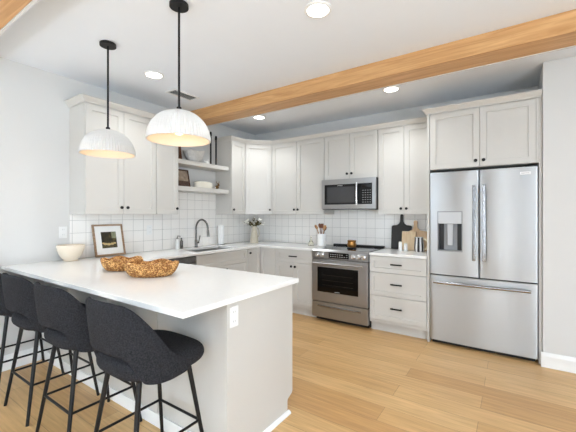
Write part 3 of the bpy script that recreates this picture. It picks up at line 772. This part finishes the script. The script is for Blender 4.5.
# ------------------------------------------------------------------ bar stools
def make_stool(loc, label):
    root = thing('bar_stool', label, 'stool', (0, 0, 0), 'bar stools along the peninsula')
    # seat: rounded-square cushion
    def plan(a, n=3.4, w=0.260, d=0.240):
        c, s_ = math.cos(a), math.sin(a)
        py = d * abs(s_) ** (2 / n) * (1 if s_ >= 0 else -1)
        taper = 1 - 0.17 * max(0, -py / d) if w < 0.9 else 1          # the seat narrows towards the back
        return (w * abs(c) ** (2 / n) * (1 if c >= 0 else -1) * taper, py if py > 0 or w > 0.9 else py * 0.93)
    rings = []
    for k, z in ((0.30, 0.586), (0.80, 0.583), (0.93, 0.592), (0.99, 0.614), (1.0, 0.638), (0.975, 0.662), (0.90, 0.678), (0.70, 0.685), (0.35, 0.682)):
        rings.append([(plan(2 * math.pi * i / 40)[0] * k, plan(2 * math.pi * i / 40)[1] * k * (1.0) , z - (0.010 if z > 0.635 else 0) * max(0, plan(2 * math.pi * i / 40)[1] * k / 0.222) ** 2) for i in range(40)])
    MB().loft(rings).build('seat', 'fabric', root, subsurf=1, origin=(0, 0, 0))
    # wrap-around back
    def interp(tab, t):
        for (a, b), (c, d) in zip(tab, tab[1:]):
            if t <= c:
                u = (t - a) / (c - a); u = u * u * (3 - 2 * u) if False else u
                return b + (d - b) * u
        return tab[-1][1]
    top = [(0, 0.972), (18, 0.970), (32, 0.960), (42, 0.938), (52, 0.895), (62, 0.840), (80, 0.722), (96, 0.655), (108, 0.632)]
    bot = [(0, 0.735), (24, 0.730), (34, 0.712), (43, 0.655), (51, 0.602), (66, 0.588), (80, 0.586), (96, 0.592), (108, 0.606)]
    rings = []
    NPH = 61
    for i in range(NPH):
        ph = -108 + 216 * i / (NPH - 1); a = abs(ph)
        zt, zb = interp(top, a), interp(bot, a)
        px, py = plan(R(ph - 90), 2.25, 1.0, 1.0)
        endt = min(1.0, (108 - a) / 10 + 0.35)
        th = 0.017 * endt
        ring = []
        prof = [(-1, 0.0), (-1, 0.25), (-1, 0.5), (-1, 0.75), (-0.85, 0.93), (-0.4, 1.0), (0.4, 1.0), (0.85, 0.93), (1, 0.75), (1, 0.5), (1, 0.25), (1, 0.0), (0.8, -0.04), (0, -0.06), (-0.8, -0.04)]
        for s_, t in prof:
            z = zb + (zt - zb) * t
            lean = max(0, (z - 0.63)) * 0.16 * max(0.25, math.cos(R(a)))      # leans back as it rises
            rw = 0.248 + max(0, z - 0.63) * 0.06 + s_ * th
            rd = 0.234 + max(0, z - 0.63) * 0.06 + s_ * th
            ring.append((px * rw, py * rd - lean * 0.35 + (0.0), z))
        rings.append(ring)
    MB().loft(rings).build('backrest', 'fabric', root, subsurf=1, origin=(0, 0, 0))
    tops = {}
    for sx in (-1, 1):
        for sy in (-1, 1):
            t0 = Vector((sx * 0.135, sy * 0.140, 0.590)); t1 = Vector((sx * 0.205, sy * 0.222, 0.0))
            MB().tube([t0, t1], 0.0135, n=12, r1=0.0095).build('leg', 'black', root, origin=(0, 0, 0))
            tops[sx, sy] = t0 + (t1 - t0) * ((0.590 - 0.240) / 0.590)
    box(-0.150, 0.150, -0.155, 0.155, 0.5765, 0.5835).build('seat_plate', 'black', root, origin=(0, 0, 0))
    cs = [tops[-1, -1], tops[1, -1], tops[1, 1], tops[-1, 1]]
    m = MB()
    for p, q in zip(cs, cs[1:] + cs[:1]):
        d = (q - p).normalized() * 0.006
        m.tube([p + d, q - d], 0.0075, n=10)
    m.build('footrest', 'black', root, origin=(0, 0, 0))
    root.location = loc
    return root
stool = make_stool((-1.605, 1.045, 0), 'charcoal boucle bar stool at the open end of the peninsula, closest to camera')
copy_tree(stool, (-2.245, 1.045, 0), 'charcoal boucle bar stool second from the open end of the peninsula')
copy_tree(stool, (-2.805, 1.045, 0), 'charcoal boucle bar stool third from the open end of the peninsula')
copy_tree(stool, (-3.400, 1.045, 0), 'charcoal boucle bar stool closest to the left wall, cut by the photo edge')

# ------------------------------------------------------------------ outlets
def outlet(F, a, z, label):
    root = thing('wall_outlet', label, 'outlet', F((a, 0, z - 0.0575)), 'white outlets')
    F.mb().box(a - 0.036, a + 0.036, 0.0004, 0.006, z - 0.0575, z + 0.0575).build('cover_plate', 'white_plastic', root, bevel=0.002)
    for dz in (-0.026, 0.026):
        s_ = F.mb().box(a - 0.017, a + 0.017, 0.0062, 0.0085, z + dz - 0.015, z + dz + 0.015).build('socket', 'white_plastic', root, bevel=0.002)
        q = F.mb()
        for da in (-0.007, 0.007): q.box(a + da - 0.0012, a + da + 0.0012, 0.0086, 0.009, z + dz - 0.003, z + dz + 0.007)
        q.build('slots', 'grey_plastic', s_)
    return root
outlet(Face((XW, 0, 0), (0, 1, 0), (1, 0, 0)), 1.462, 1.193, 'white outlet on the painted wall above the cream bowl')
outlet(Face((TX, 0, 0), (0, 1, 0), (1, 0, 0)), 2.40, 1.180, 'white outlet on the tile right of the framed print')
outlet(Face((XP1, 0, 0), (0, 1, 0), (1, 0, 0)), 1.350, 0.803, 'white outlet on the peninsula end panel under the counter')

# ------------------------------------------------------------------ things on the peninsula
bowl = MB()
prof = [(0.055, 0.0), (0.060, 0.004), (0.060, 0.016), (0.075, 0.028), (0.098, 0.065), (0.110, 0.100), (0.1125, 0.104), (0.114, 0.128), (0.119, 0.130), (0.119, 0.152), (0.115, 0.155), (0.108, 0.150), (0.102, 0.10), (0.09, 0.065), (0.065, 0.03), (0.02, 0.022)]
tag(bowl.lathe(prof, (-3.555, 1.475, ZT + 0.0004), 48).build('mixing_bowl', 'cream'), 'cream ceramic mixing bowl on the counter against the left wall', 'bowl')
# framed print leaning on the tile
fr = thing('framed_print', 'wood framed landscape print with wide white mat leaning on the tile', 'picture', (-3.60, 1.885, ZT))
T = lambda p: Vector((-3.602 - p.z * 0.240 + p.x * 0.97, 1.885 + p.y, ZT + 0.004 + p.z * 0.97 + p.x * 0.24))
def tilt(): m = MB(); m.T = T; return m
W, H, fw = 0.162, 0.345, 0.018
tilt().box(0, 0.018, -W, -W + fw, 0, H).box(0, 0.018, W - fw, W, 0, H).box(0, 0.018, -W + fw, W - fw, 0, fw).box(0, 0.018, -W + fw, W - fw, H - fw, H).build('frame', 'frame_wood', fr, smooth=False)
tilt().box(0.002, 0.008, -W + fw, W - fw, fw, H - fw).build('mat_board', 'mat_board', fr)
pr = tilt().box(0.0085, 0.0095, -0.080, 0.082, 0.085, 0.262).build('print', 'art', fr)
tilt().box(0.0097, 0.0101, 0.030, 0.080, 0.190, 0.260).build('sky_patch', mat('print_sky', (138, 140, 112), 0.6, var=0.25, vscale=60), fr)
tilt().box(0.0097, 0.0101, -0.078, 0.080, 0.087, 0.112).build('meadow', mat('print_meadow', (74, 66, 36), 0.6, var=0.4, vscale=50), fr)
m = tilt()
for y, z, r in ((-0.045, 0.130, 0.016), (-0.008, 0.126, 0.017), (0.028, 0.128, 0.016), (0.055, 0.135, 0.012), (-0.065, 0.140, 0.010)):
    m.loft([[(0.0102, y + 1.35 * r * math.cos(k * math.pi / 8), z + r * 0.8 * math.sin(k * math.pi / 8)) for k in range(16)], [(0.0106, y + 1.3 * r * math.cos(k * math.pi / 8), z + r * 0.75 * math.sin(k * math.pi / 8)) for k in range(16)]])
m.build('pale_animals', mat('print_pale', (196, 172, 122), 0.6, var=0.25, vscale=60), fr)
# woven baskets with rippled rims
def basket(x, y, rx, ry, h, rot, ph, label):
    m = MB(); n = 180; rows = 15
    rings = []
    def pt(t, side, i):
        a = 2 * math.pi * i / n
        wave = 1 + 0.022 * max(0, t) ** 2 * math.sin(5 * a + ph)
        prof = 0.72 + 0.28 * math.sin(min(1, t) * math.pi / 2 * 0.98) ** 0.7 - 0.02 * max(0, t - 0.8) / 0.2
        th = 0.0 if side == 0 else -0.022
        br = 0.0035 * math.cos(a * 36 + (int(round(t * rows)) % 2) * math.pi) if side == 0 else 0.002 * math.cos(a * 36)
        kx, ky = rx * prof * wave + th + br, ry * prof * wave + th + br
        z = h * t + 0.009 * t * t * math.sin(5 * a + ph + 0.6)
        px, py = kx * math.cos(a), ky * math.sin(a)
        return (x + px * math.cos(rot) - py * math.sin(rot), y + px * math.sin(rot) + py * math.cos(rot), ZT + 0.002 + max(0, z))
    for k in range(rows * 2 + 1):
        t = k / (rows * 2); rings.append([pt(t, 0, i) for i in range(n)])
    for k in range(rows, -1, -1):
        t = k / rows; p = [pt(t, 1, i) for i in range(n)]
        rings.append([(a, b, c + (0.008 if k == 0 else (0.004 if k == rows else 0.003))) for a, b, c in p])
    m.loft(rings)
    return tag(m.build('woven_basket', 'weave'), label, 'basket', 'woven baskets on the peninsula')
basket(-2.215, 1.460, 0.192, 0.150, 0.092, R(38), 0.6, 'larger woven basket with rippled rim on the peninsula, nearer the camera')
basket(-2.635, 1.475, 0.165, 0.135, 0.088, R(25), 2.0, 'smaller woven basket with rippled rim behind the larger one')

# ------------------------------------------------------------------ sink counter things
sb = thing('soap_bottle', 'white soap bottle with grey pump standing on the counter left of the sink', 'bottle', (-3.62, 2.76, ZT))
MB().lathe([(0.024, 0.0004), (0.026, 0.004), (0.026, 0.115), (0.020, 0.128), (0.011, 0.134)], (-3.62, 2.76, ZT), 24).build('bottle', 'white_ceramic', sb)
MB().lathe([(0.012, 0.1345), (0.012, 0.148), (0.004, 0.150), (0.004, 0.168)], (-3.62, 2.76, ZT), 14).tube([(-3.62, 2.76, ZT + 0.169), (-3.58, 2.775, ZT + 0.166)], 0.005, n=8).build('pump', 'gunmetal', sb)
sb = thing('soap_bottle', 'small dark bottle beside the white soap bottle', 'bottle', (-3.62, 2.83, ZT))
MB().lathe([(0.018, 0.0004), (0.020, 0.004), (0.020, 0.095), (0.010, 0.112), (0.008, 0.125)], (-3.622, 2.826, ZT), 20).build('bottle', 'gunmetal', sb)
MB().lathe([(0.010, 0.1255), (0.010, 0.140)], (-3.622, 2.826, ZT), 14).build('cap', 'black', sb)
pt_ = thing('paper_towel', 'white paper towel roll standing right of the sink', 'paper towel', (-3.57, 3.49, ZT))
MB().lathe([(0.055, 0.0004), (0.055, 0.010), (0.008, 0.012)], (-3.57, 3.49, ZT), 28).build('holder', 'chrome', pt_)
MB().lathe([(0.042, 0.013), (0.043, 0.016), (0.043, 0.288), (0.042, 0.291), (0.018, 0.291)], (-3.57, 3.49, ZT), 32).build('roll', 'paper', pt_)
MB().lathe([(0.006, 0.2915), (0.006, 0.312), (0.010, 0.318), (0.006, 0.324)], (-3.57, 3.49, ZT), 14).build('post', 'white_plastic', pt_)
# pitcher of dried flowers
vx, vy = -3.385, 4.03
vs = thing('pitcher', 'beige stoneware pitcher holding dried flowers in the counter corner', 'pitcher', (vx, vy, ZT))
MB().lathe([(0.060, 0.0004), (0.066, 0.006), (0.066, 0.03), (0.057, 0.12), (0.045, 0.19), (0.037, 0.225), (0.038, 0.250), (0.042, 0.262), (0.038, 0.262), (0.030, 0.23), (0.034, 0.19), (0.044, 0.10), (0.05, 0.02), (0.01, 0.012)], (vx, vy, ZT), 32).build('body', 'beige_ceramic', vs)
hv = Vector((0.827, 0.562, 0))
hp = []
for i in range(11):
    a = R(100 - 190 * i / 10); hp.append(Vector((vx, vy, ZT + 0.165)) + hv * (0.038 + 0.045 * max(0, math.cos(a) ** 1) * 1.0) + Vector((0, 0, 0.075 * math.sin(a))))
MB().tube(hp, 0.007, n=10).build('handle', 'beige_ceramic', vs)
for k in range(11):
    a = 2 * math.pi * k / 11 + random.uniform(-0.2, 0.2); sp = random.uniform(0.02, 0.10) if k % 2 else random.uniform(0.11, 0.195); hh = random.uniform(0.32, 0.425) if k % 3 else random.uniform(0.30, 0.34)
    b0 = Vector((vx + 0.006 * math.cos(a + 2.5), vy + 0.006 * math.sin(a + 2.5), ZT + 0.06)); b1 = Vector((vx + 0.018 * math.cos(a), vy + 0.018 * math.sin(a), ZT + 0.255))
    b2 = Vector((vx + sp * math.cos(a), vy + sp * math.sin(a), ZT + hh)); mid = (b1 + b2) / 2 + Vector((0, 0, 0.015))
    fs = thing('flower_stem', 'dried stem with olive leaves and cream blossoms in the beige pitcher', 'flower', b1, 'dried flowers in the pitcher')
    MB().tube([b0, b1, mid, b2], 0.0016, n=6).build('stem', 'stem', fs)
    lf = MB()
    for j in range(20):
        t = random.uniform(0.10, 0.95); p = b1.lerp(b2, t); d = Vector((random.uniform(-1, 1), random.uniform(-1, 1), random.uniform(-0.2, 0.9))).normalized()
        sdw = d.cross(Vector((0.3, 0.2, 1))).normalized(); L_ = random.uniform(0.032, 0.055); w_ = 0.011
        nrm = d.cross(sdw).normalized() * 0.0006
        q = [p, p + d * L_ * 0.5 + sdw * w_, p + d * L_, p + d * L_ * 0.5 - sdw * w_]
        lf.loft([[x + nrm for x in q], [x - nrm for x in q]])
    lf.build('leaves', 'leaf', fs, smooth=False)
    for j in range(4):
        p = b2 + Vector((random.uniform(-0.035, 0.035), random.uniform(-0.035, 0.035), random.uniform(-0.035, 0.004)))
        if j == 0: p = b2
        MB().ball(p, random.uniform(0.013, 0.021), 10, sz=0.75).build('blossom', 'petal', fs)

# ------------------------------------------------------------------ things around the range
cx, cy = -2.247, 4.19
cr = tag(MB().lathe([(0.060, 0.0004), (0.064, 0.004), (0.064, 0.172), (0.062, 0.176), (0.058, 0.174), (0.058, 0.012), (0.01, 0.010)], (cx - 0.02, cy, ZT), 36).build('utensil_crock', 'white_ceramic'), 'white ceramic crock of wooden utensils left of the range', 'crock')
cx -= 0.02
ut = (('wooden_spoon', 'spoon_wood', -0.085, 0.300, 'spoon', 'pale wooden spoon leaning left in the white crock'),
      ('wooden_spoon', 'spoon_dark', -0.030, 0.322, 'spoon', 'reddish brown wooden spoon standing second from left in the crock'),
      ('wooden_spatula', 'spoon_dark', 0.012, 0.318, 'spatula', 'dark square-ended wooden spatula in the middle of the crock'),
      ('wooden_spatula', 'spoon_wood', 0.045, 0.295, 'spatula', 'pale square-ended wooden spatula in the white crock'),
      ('wooden_spoon', 'spoon_dark', 0.062, 0.280, 'spoon', 'dark thin-handled wooden spoon leaning far right in the crock'))
for k, (nm, mt, off, hh, cat, lb) in enumerate(ut):
    dv = Vector((0.827, 0.562, 0)); dp = Vector((-0.562, 0.827, 0)) * (0.02 * (-1) ** k)
    b0 = Vector((cx, cy, ZT + 0.016)) - dv * off * 0.25 + dp; b2 = Vector((cx, cy, ZT + hh)) + dv * off + dp
    d = (b2 - b0).normalized(); hd = b2 - d * 0.07
    m = MB().tube([b0, b0.lerp(hd, 0.5), hd], 0.006, n=8)
    if nm == 'wooden_spoon':
        mm = MB(); prof = [(0.006, 0), (0.017, 0.016), (0.022, 0.036), (0.019, 0.058), (0.006, 0.072)]
        rings = [[hd + d * z + dv * r * math.cos(2 * math.pi * i / 14) + Vector((-0.562, 0.827, 0)) * r * 0.28 * math.sin(2 * math.pi * i / 14) for i in range(14)] for r, z in prof]
        m.loft(rings)
    else:
        prof = [(0.007, 0), (0.018, 0.018), (0.022, 0.066), (0.020, 0.072)]
        rings = [[hd + d * z + dv * r * q[0] + Vector((-0.562, 0.827, 0)) * 0.0035 * q[1] for q in ((-1, -1), (1, -1), (1, 1), (-1, 1))] for r, z in prof]
        m.loft(rings)
    tag(m.build(nm, mt), lb, cat, 'wooden utensils in the crock')
ob = thing('oil_bottle', 'small clear glass bottle of pale oil left of the white crock', 'bottle', (-2.40, 4.12, ZT))
MB().lathe([(0.038, 0.0004), (0.042, 0.004), (0.042, 0.030), (0.030, 0.055), (0.012, 0.085), (0.010, 0.120), (0.013, 0.124)], (-2.40, 4.12, ZT), 24).build('bottle', 'oil', ob)
MB().lathe([(0.008, 0.1245), (0.010, 0.140), (0.006, 0.148)], (-2.40, 4.12, ZT), 14).build('stopper', 'ivory', ob)
tr = tag(MB().lathe([(0.062, 0.0004), (0.064, 0.003), (0.064, 0.010), (0.061, 0.012)], (-1.748, 4.06, 0.928), 32).build('trivet', 'board_black'), 'round black trivet under the brass pot on the cooktop', 'trivet')
tag(MB().lathe([(0.040, 0.0), (0.050, 0.004), (0.060, 0.025), (0.060, 0.045), (0.054, 0.062), (0.056, 0.082), (0.060, 0.090), (0.057, 0.090), (0.050, 0.07), (0.054, 0.045), (0.05, 0.02), (0.01, 0.012)], (-1.748, 4.06, 0.9405), 36).build('brass_pot', 'brass'), 'small aged brass pot on a black trivet on the cooktop', 'pot')

# cutting boards leaning on the tile
def board(name, mt, poly, x, y, lean, th, label, holes=None, rz=0.0):
    """poly in board plane (a across, c up); leans back against the wall."""
    m = MB()
    ca, sa = math.cos(lean), math.sin(lean)
    m.T = lambda p: Vector((x + p.x * math.cos(rz) - p.z * math.sin(rz), y + p.y * ca + (p.x * math.sin(rz) + p.z * math.cos(rz)) * sa, ZT + 0.0008 + (p.x * math.sin(rz) + p.z * math.cos(rz)) * ca - p.y * sa + (abs(math.sin(rz)) * 0.06)))
    m.prism(poly, -th, 0, 'Y')
    return tag(m.build(name, mt, bevel=0.003), label, 'cutting board', 'cutting boards against the tile')
def arc(cx_, cz_, r, a0, a1, n=8): return [(cx_ + r * math.cos(R(a0 + (a1 - a0) * i / n)), cz_ + r * math.sin(R(a0 + (a1 - a0) * i / n))) for i in range(n + 1)]
blk = arc(-0.115, 0.012, 0.012, 180, 270, 4) + arc(0.115, 0.012, 0.012, 270, 360, 4) + arc(0.107, 0.287, 0.02, 0, 90, 4) + [(0.06, 0.312), (0.030, 0.335), (0.020, 0.365)] + arc(0, 0.435, 0.021, -20, 200, 10) + [(-0.020, 0.365), (-0.030, 0.335), (-0.06, 0.312)] + arc(-0.107, 0.287, 0.02, 90, 180, 4)
board('cutting_board', 'board_black', blk, -1.192, 4.352, 0.10, 0.016, 'black paddle cutting board with a handle leaning at the back')
pad = arc(-0.118, 0.012, 0.012, 180, 270, 4) + arc(0.118, 0.012, 0.012, 270, 360, 4) + arc(0.100, 0.210, 0.03, 0, 90, 4) + [(0.030, 0.250), (-0.005, 0.285), (-0.012, 0.320)] + arc(-0.030, 0.352, 0.024, -10, 190, 10) + [(-0.050, 0.320), (-0.052, 0.285), (-0.075, 0.252)] + arc(-0.100, 0.215, 0.025, 100, 180, 4)
board('cutting_board', 'board_wood2', pad, -0.985, 4.325, 0.12, 0.016, 'tan paddle cutting board with a round-topped handle, closest to the refrigerator')
sq = arc(-0.075, 0.010, 0.010, 180, 270, 3) + arc(0.075, 0.010, 0.010, 270, 360, 3) + arc(0.075, 0.228, 0.010, 0, 90, 3) + arc(-0.075, 0.228, 0.010, 90, 180, 3)
board('cutting_board', 'board_wood', sq, -1.082, 4.285, 0.14, 0.018, 'plain pale wood cutting board in front of the two paddle boards')
for x, y, h_, lb in ((-1.150, 4.16, 0.115, 'taller white salt shaker in front of the black cutting board'), (-1.092, 4.18, 0.100, 'shorter white pepper shaker in front of the plain cutting board')):
    t_ = thing('shaker', lb, 'shaker', (x, y, ZT), 'white shakers')
    MB().lathe([(0.021, 0.0004), (0.022, 0.003), (0.020, h_ - 0.014), (0.019, h_ - 0.012)], (x, y, ZT), 20).build('body', 'white_ceramic', t_)
    MB().lathe([(0.019, h_ - 0.0115), (0.019, h_ - 0.004), (0.014, h_)], (x, y, ZT), 20).build('cap', 'ivory', t_)
# striped pitcher
sx_, sy_ = -0.936, 4.185
t_ = thing('striped_pitcher', 'white pitcher with bold black vertical stripes and tan handle beside the refrigerator', 'pitcher', (sx_, sy_, ZT))
def spr(z):
    tab = [(0, 0.050), (0.01, 0.054), (0.06, 0.056), (0.12, 0.050), (0.16, 0.046), (0.178, 0.049)]
    for (a, b), (c, d) in zip(tab, tab[1:]):
        if z <= c: return b + (d - b) * (z - a) / (c - a)
    return tab[-1][1]
zs = [0.0004] + [i * 0.0178 for i in range(1, 11)]
MB().lathe([(spr(z), z) for z in zs] + [(0.045, 0.178), (0.042, 0.15), (0.046, 0.05), (0.01, 0.012)], (sx_, sy_, ZT), 48).build('body', 'white_ceramic', t_)
for k in range(7):
    a0 = 2 * math.pi * k / 7 + 0.1
    inner = [[(sx_ + (spr(z) + 0.0002) * math.cos(a0 + j * 0.115), sy_ + (spr(z) + 0.0002) * math.sin(a0 + j * 0.115), ZT + z + (0.002 if z < 0.01 else -0.004 if z > 0.17 else 0)) for j in range(5)] for z in zs]
    outer_ = [[(sx_ + (spr(z) + 0.0009) * math.cos(a0 + j * 0.115), sy_ + (spr(z) + 0.0009) * math.sin(a0 + j * 0.115), ZT + z + (0.002 if z < 0.01 else -0.004 if z > 0.17 else 0)) for j in range(5)] for z in zs]
    MB().loft([a + b[::-1] for a, b in zip(inner, outer_)]).build('stripe', 'stripe_dark', t_)
hp = []
for i in range(12):
    a = R(115 - 230 * i / 11); hp.append(Vector((sx_, sy_, ZT + 0.095)) + Vector((0.9, 0.1, 0)).normalized() * (0.058 + 0.040 * max(-0.25, math.cos(a))) + Vector((0, 0, 0.062 * math.sin(a))))
MB().tube(hp, 0.0095, n=10).build('handle', 'tan', t_)

# ------------------------------------------------------------------ shelf decor
Z1, Z2 = 2.0635, 1.7275
for y, h_, lb in ((3.225, 0.465, 'taller thin black candlestick on the upper shelf'), (3.325, 0.425, 'shorter thin black candlestick on the upper shelf, nearer the corner')):
    t_ = thing('candlestick', lb, 'candlestick', (-3.50, y, Z1), 'black candlesticks')
    MB().lathe([(0.026, 0), (0.026, 0.006), (0.009, 0.012)], (-3.50, y, Z1), 20).build('base', 'black', t_)
    MB().lathe([(0.012, 0.0125), (0.012, h_ - 0.06), (0.016, h_ - 0.055), (0.016, h_ - 0.02), (0.010, h_)], (-3.50, y, Z1), 16).build('taper', 'black', t_)
m = MB(); rings = []
for r, z in ((0.05, 0.0), (0.08, 0.015), (0.125, 0.06), (0.145, 0.105), (0.138, 0.108), (0.115, 0.06), (0.07, 0.022), (0.01, 0.016)):
    ring = []
    for i in range(60):
        a = 2 * math.pi * i / 60; w_ = 1 + 0.035 * math.sin(7 * a + z * 40) * (z / 0.1) + 0.02 * math.sin(13 * a)
        ring.append((-3.545 + r * w_ * math.cos(a) * 0.88, 2.97 + r * w_ * math.sin(a), Z1 + z * 1.4 + 0.006 * math.sin(5 * a) * (z / 0.1)))
    rings.append(ring)
tag(m.loft(rings).build('ruffled_bowl', 'crumple'), 'wide pale ruffled stone bowl on the upper shelf', 'bowl')
t_ = thing('bird_figurine', 'tiny white bird figurine beside the bowl on the upper shelf', 'figurine', (-3.50, 3.21, Z1))
MB().ball((-3.50, 3.155, Z1 + 0.026), 0.026, 14, sx=0.8, sy=1.25, sz=0.95).ball((-3.50, 3.180, Z1 + 0.058), 0.014, 12).tube([(-3.50, 3.130, Z1 + 0.03), (-3.50, 3.105, Z1 + 0.045)], 0.010, n=8, r1=0.003).build('body', 'white_ceramic', t_)
MB().tube([(-3.50, 3.193, Z1 + 0.058), (-3.50, 3.205, Z1 + 0.056)], 0.004, n=8, r1=0.001).build('beak', 'tan', t_)
t_ = thing('serving_board', 'dark wood board standing upright at the left end of the upper shelf', 'board', (-3.60, 2.68, Z1))
m = MB(); m.T = lambda p: Vector((-3.63 - p.z * 0.15 + p.x, p.y, Z1 + p.z * 0.988 + p.x * 0.15 + 0.0005))
m.prism([(2.620, 0.0), (2.835, 0.0), (2.835, 0.265), (2.815, 0.285), (2.640, 0.285), (2.620, 0.265)], 0, 0.018, 'X').build('slab', 'dark_wood', t_, bevel=0.003)
m = MB(); m.T = lambda p: Vector((-3.63 - p.z * 0.15 + p.x, p.y, Z1 + p.z * 0.988 + p.x * 0.15 + 0.0005))
m.tube([(0.0095, 2.722, 0.286), (0.0095, 2.700, 0.320), (0.0095, 2.722, 0.340), (0.0095, 2.744, 0.320), (0.0095, 2.726, 0.286)], 0.003, n=6).build('hanging_loop', 'tan', t_)
# small framed picture on the lower shelf
t_ = thing('framed_picture', 'small dark framed sepia picture on the lower shelf', 'picture', (-3.58, 2.76, Z2))
def T2(p): return Vector((-3.585 - p.z * 0.22 + p.x, 2.795 + p.y, Z2 + 0.0008 + p.z * 0.975 + p.x * 0.22))
def tl(): m = MB(); m.T = T2; return m
w_, h_ = 0.140, 0.240
tl().box(0, 0.016, -w_, -w_ + 0.014, 0, h_).box(0, 0.016, w_ - 0.014, w_, 0, h_).box(0, 0.016, -w_ + 0.014, w_ - 0.014, 0, 0.014).box(0, 0.016, -w_ + 0.014, w_ - 0.014, h_ - 0.014, h_).build('frame', 'dark_wood', t_, smooth=False)
tl().box(0.002, 0.008, -w_ + 0.014, w_ - 0.014, 0.014, h_ - 0.014).build('print', mat('sepia_print', (158, 140, 122), 0.6, var=0.4, vscale=16), t_)
tl().box(0.0082, 0.0088, -w_ + 0.016, w_ - 0.016, 0.016, 0.085).build('dark_ground', mat('sepia_ground', (86, 62, 50), 0.6, var=0.4, vscale=40), t_)
# cream oval dish and bronze rabbit
m = MB(); rings = []
for k, z in ((0.80, 0.0), (0.95, 0.010), (1.0, 0.035), (0.98, 0.06), (1.0, 0.066), (1.0, 0.075), (0.95, 0.085), (0.6, 0.098), (0.1, 0.100)):
    rings.append([(-3.55 + 0.070 * k * abs(math.cos(a)) ** 0.7 * (1 if math.cos(a) > 0 else -1), 3.135 + 0.145 * k * abs(math.sin(a)) ** 0.7 * (1 if math.sin(a) > 0 else -1), Z2 + z) for a in [2 * math.pi * i / 40 for i in range(40)]])
tag(m.loft(rings).build('butter_dish', 'ivory'), 'long ivory lidded dish on the lower shelf', 'dish')
t_ = thing('rabbit_figurine', 'small bronze rabbit figurine at the right end of the lower shelf', 'figurine', (-3.50, 3.32, Z2))
MB().ball((-3.50, 3.345, Z2 + 0.030), 0.030, 14, sx=0.75, sy=1.1).ball((-3.50, 3.372, Z2 + 0.064), 0.017, 12).build('body', 'bronze', t_)
for s_ in (-1, 1): MB().tube([(-3.50 + s_ * 0.006, 3.368, Z2 + 0.078), (-3.50 + s_ * 0.010, 3.360 + s_ * 0.012, Z2 + 0.100), (-3.50 + s_ * 0.012, 3.356 + s_ * 0.018, Z2 + 0.122)], 0.006, n=8, r1=0.002).build('ear', 'bronze', t_)
MB().ball((-3.50, 3.311, Z2 + 0.026), 0.010, 10).build('tail', 'white_ceramic', t_)
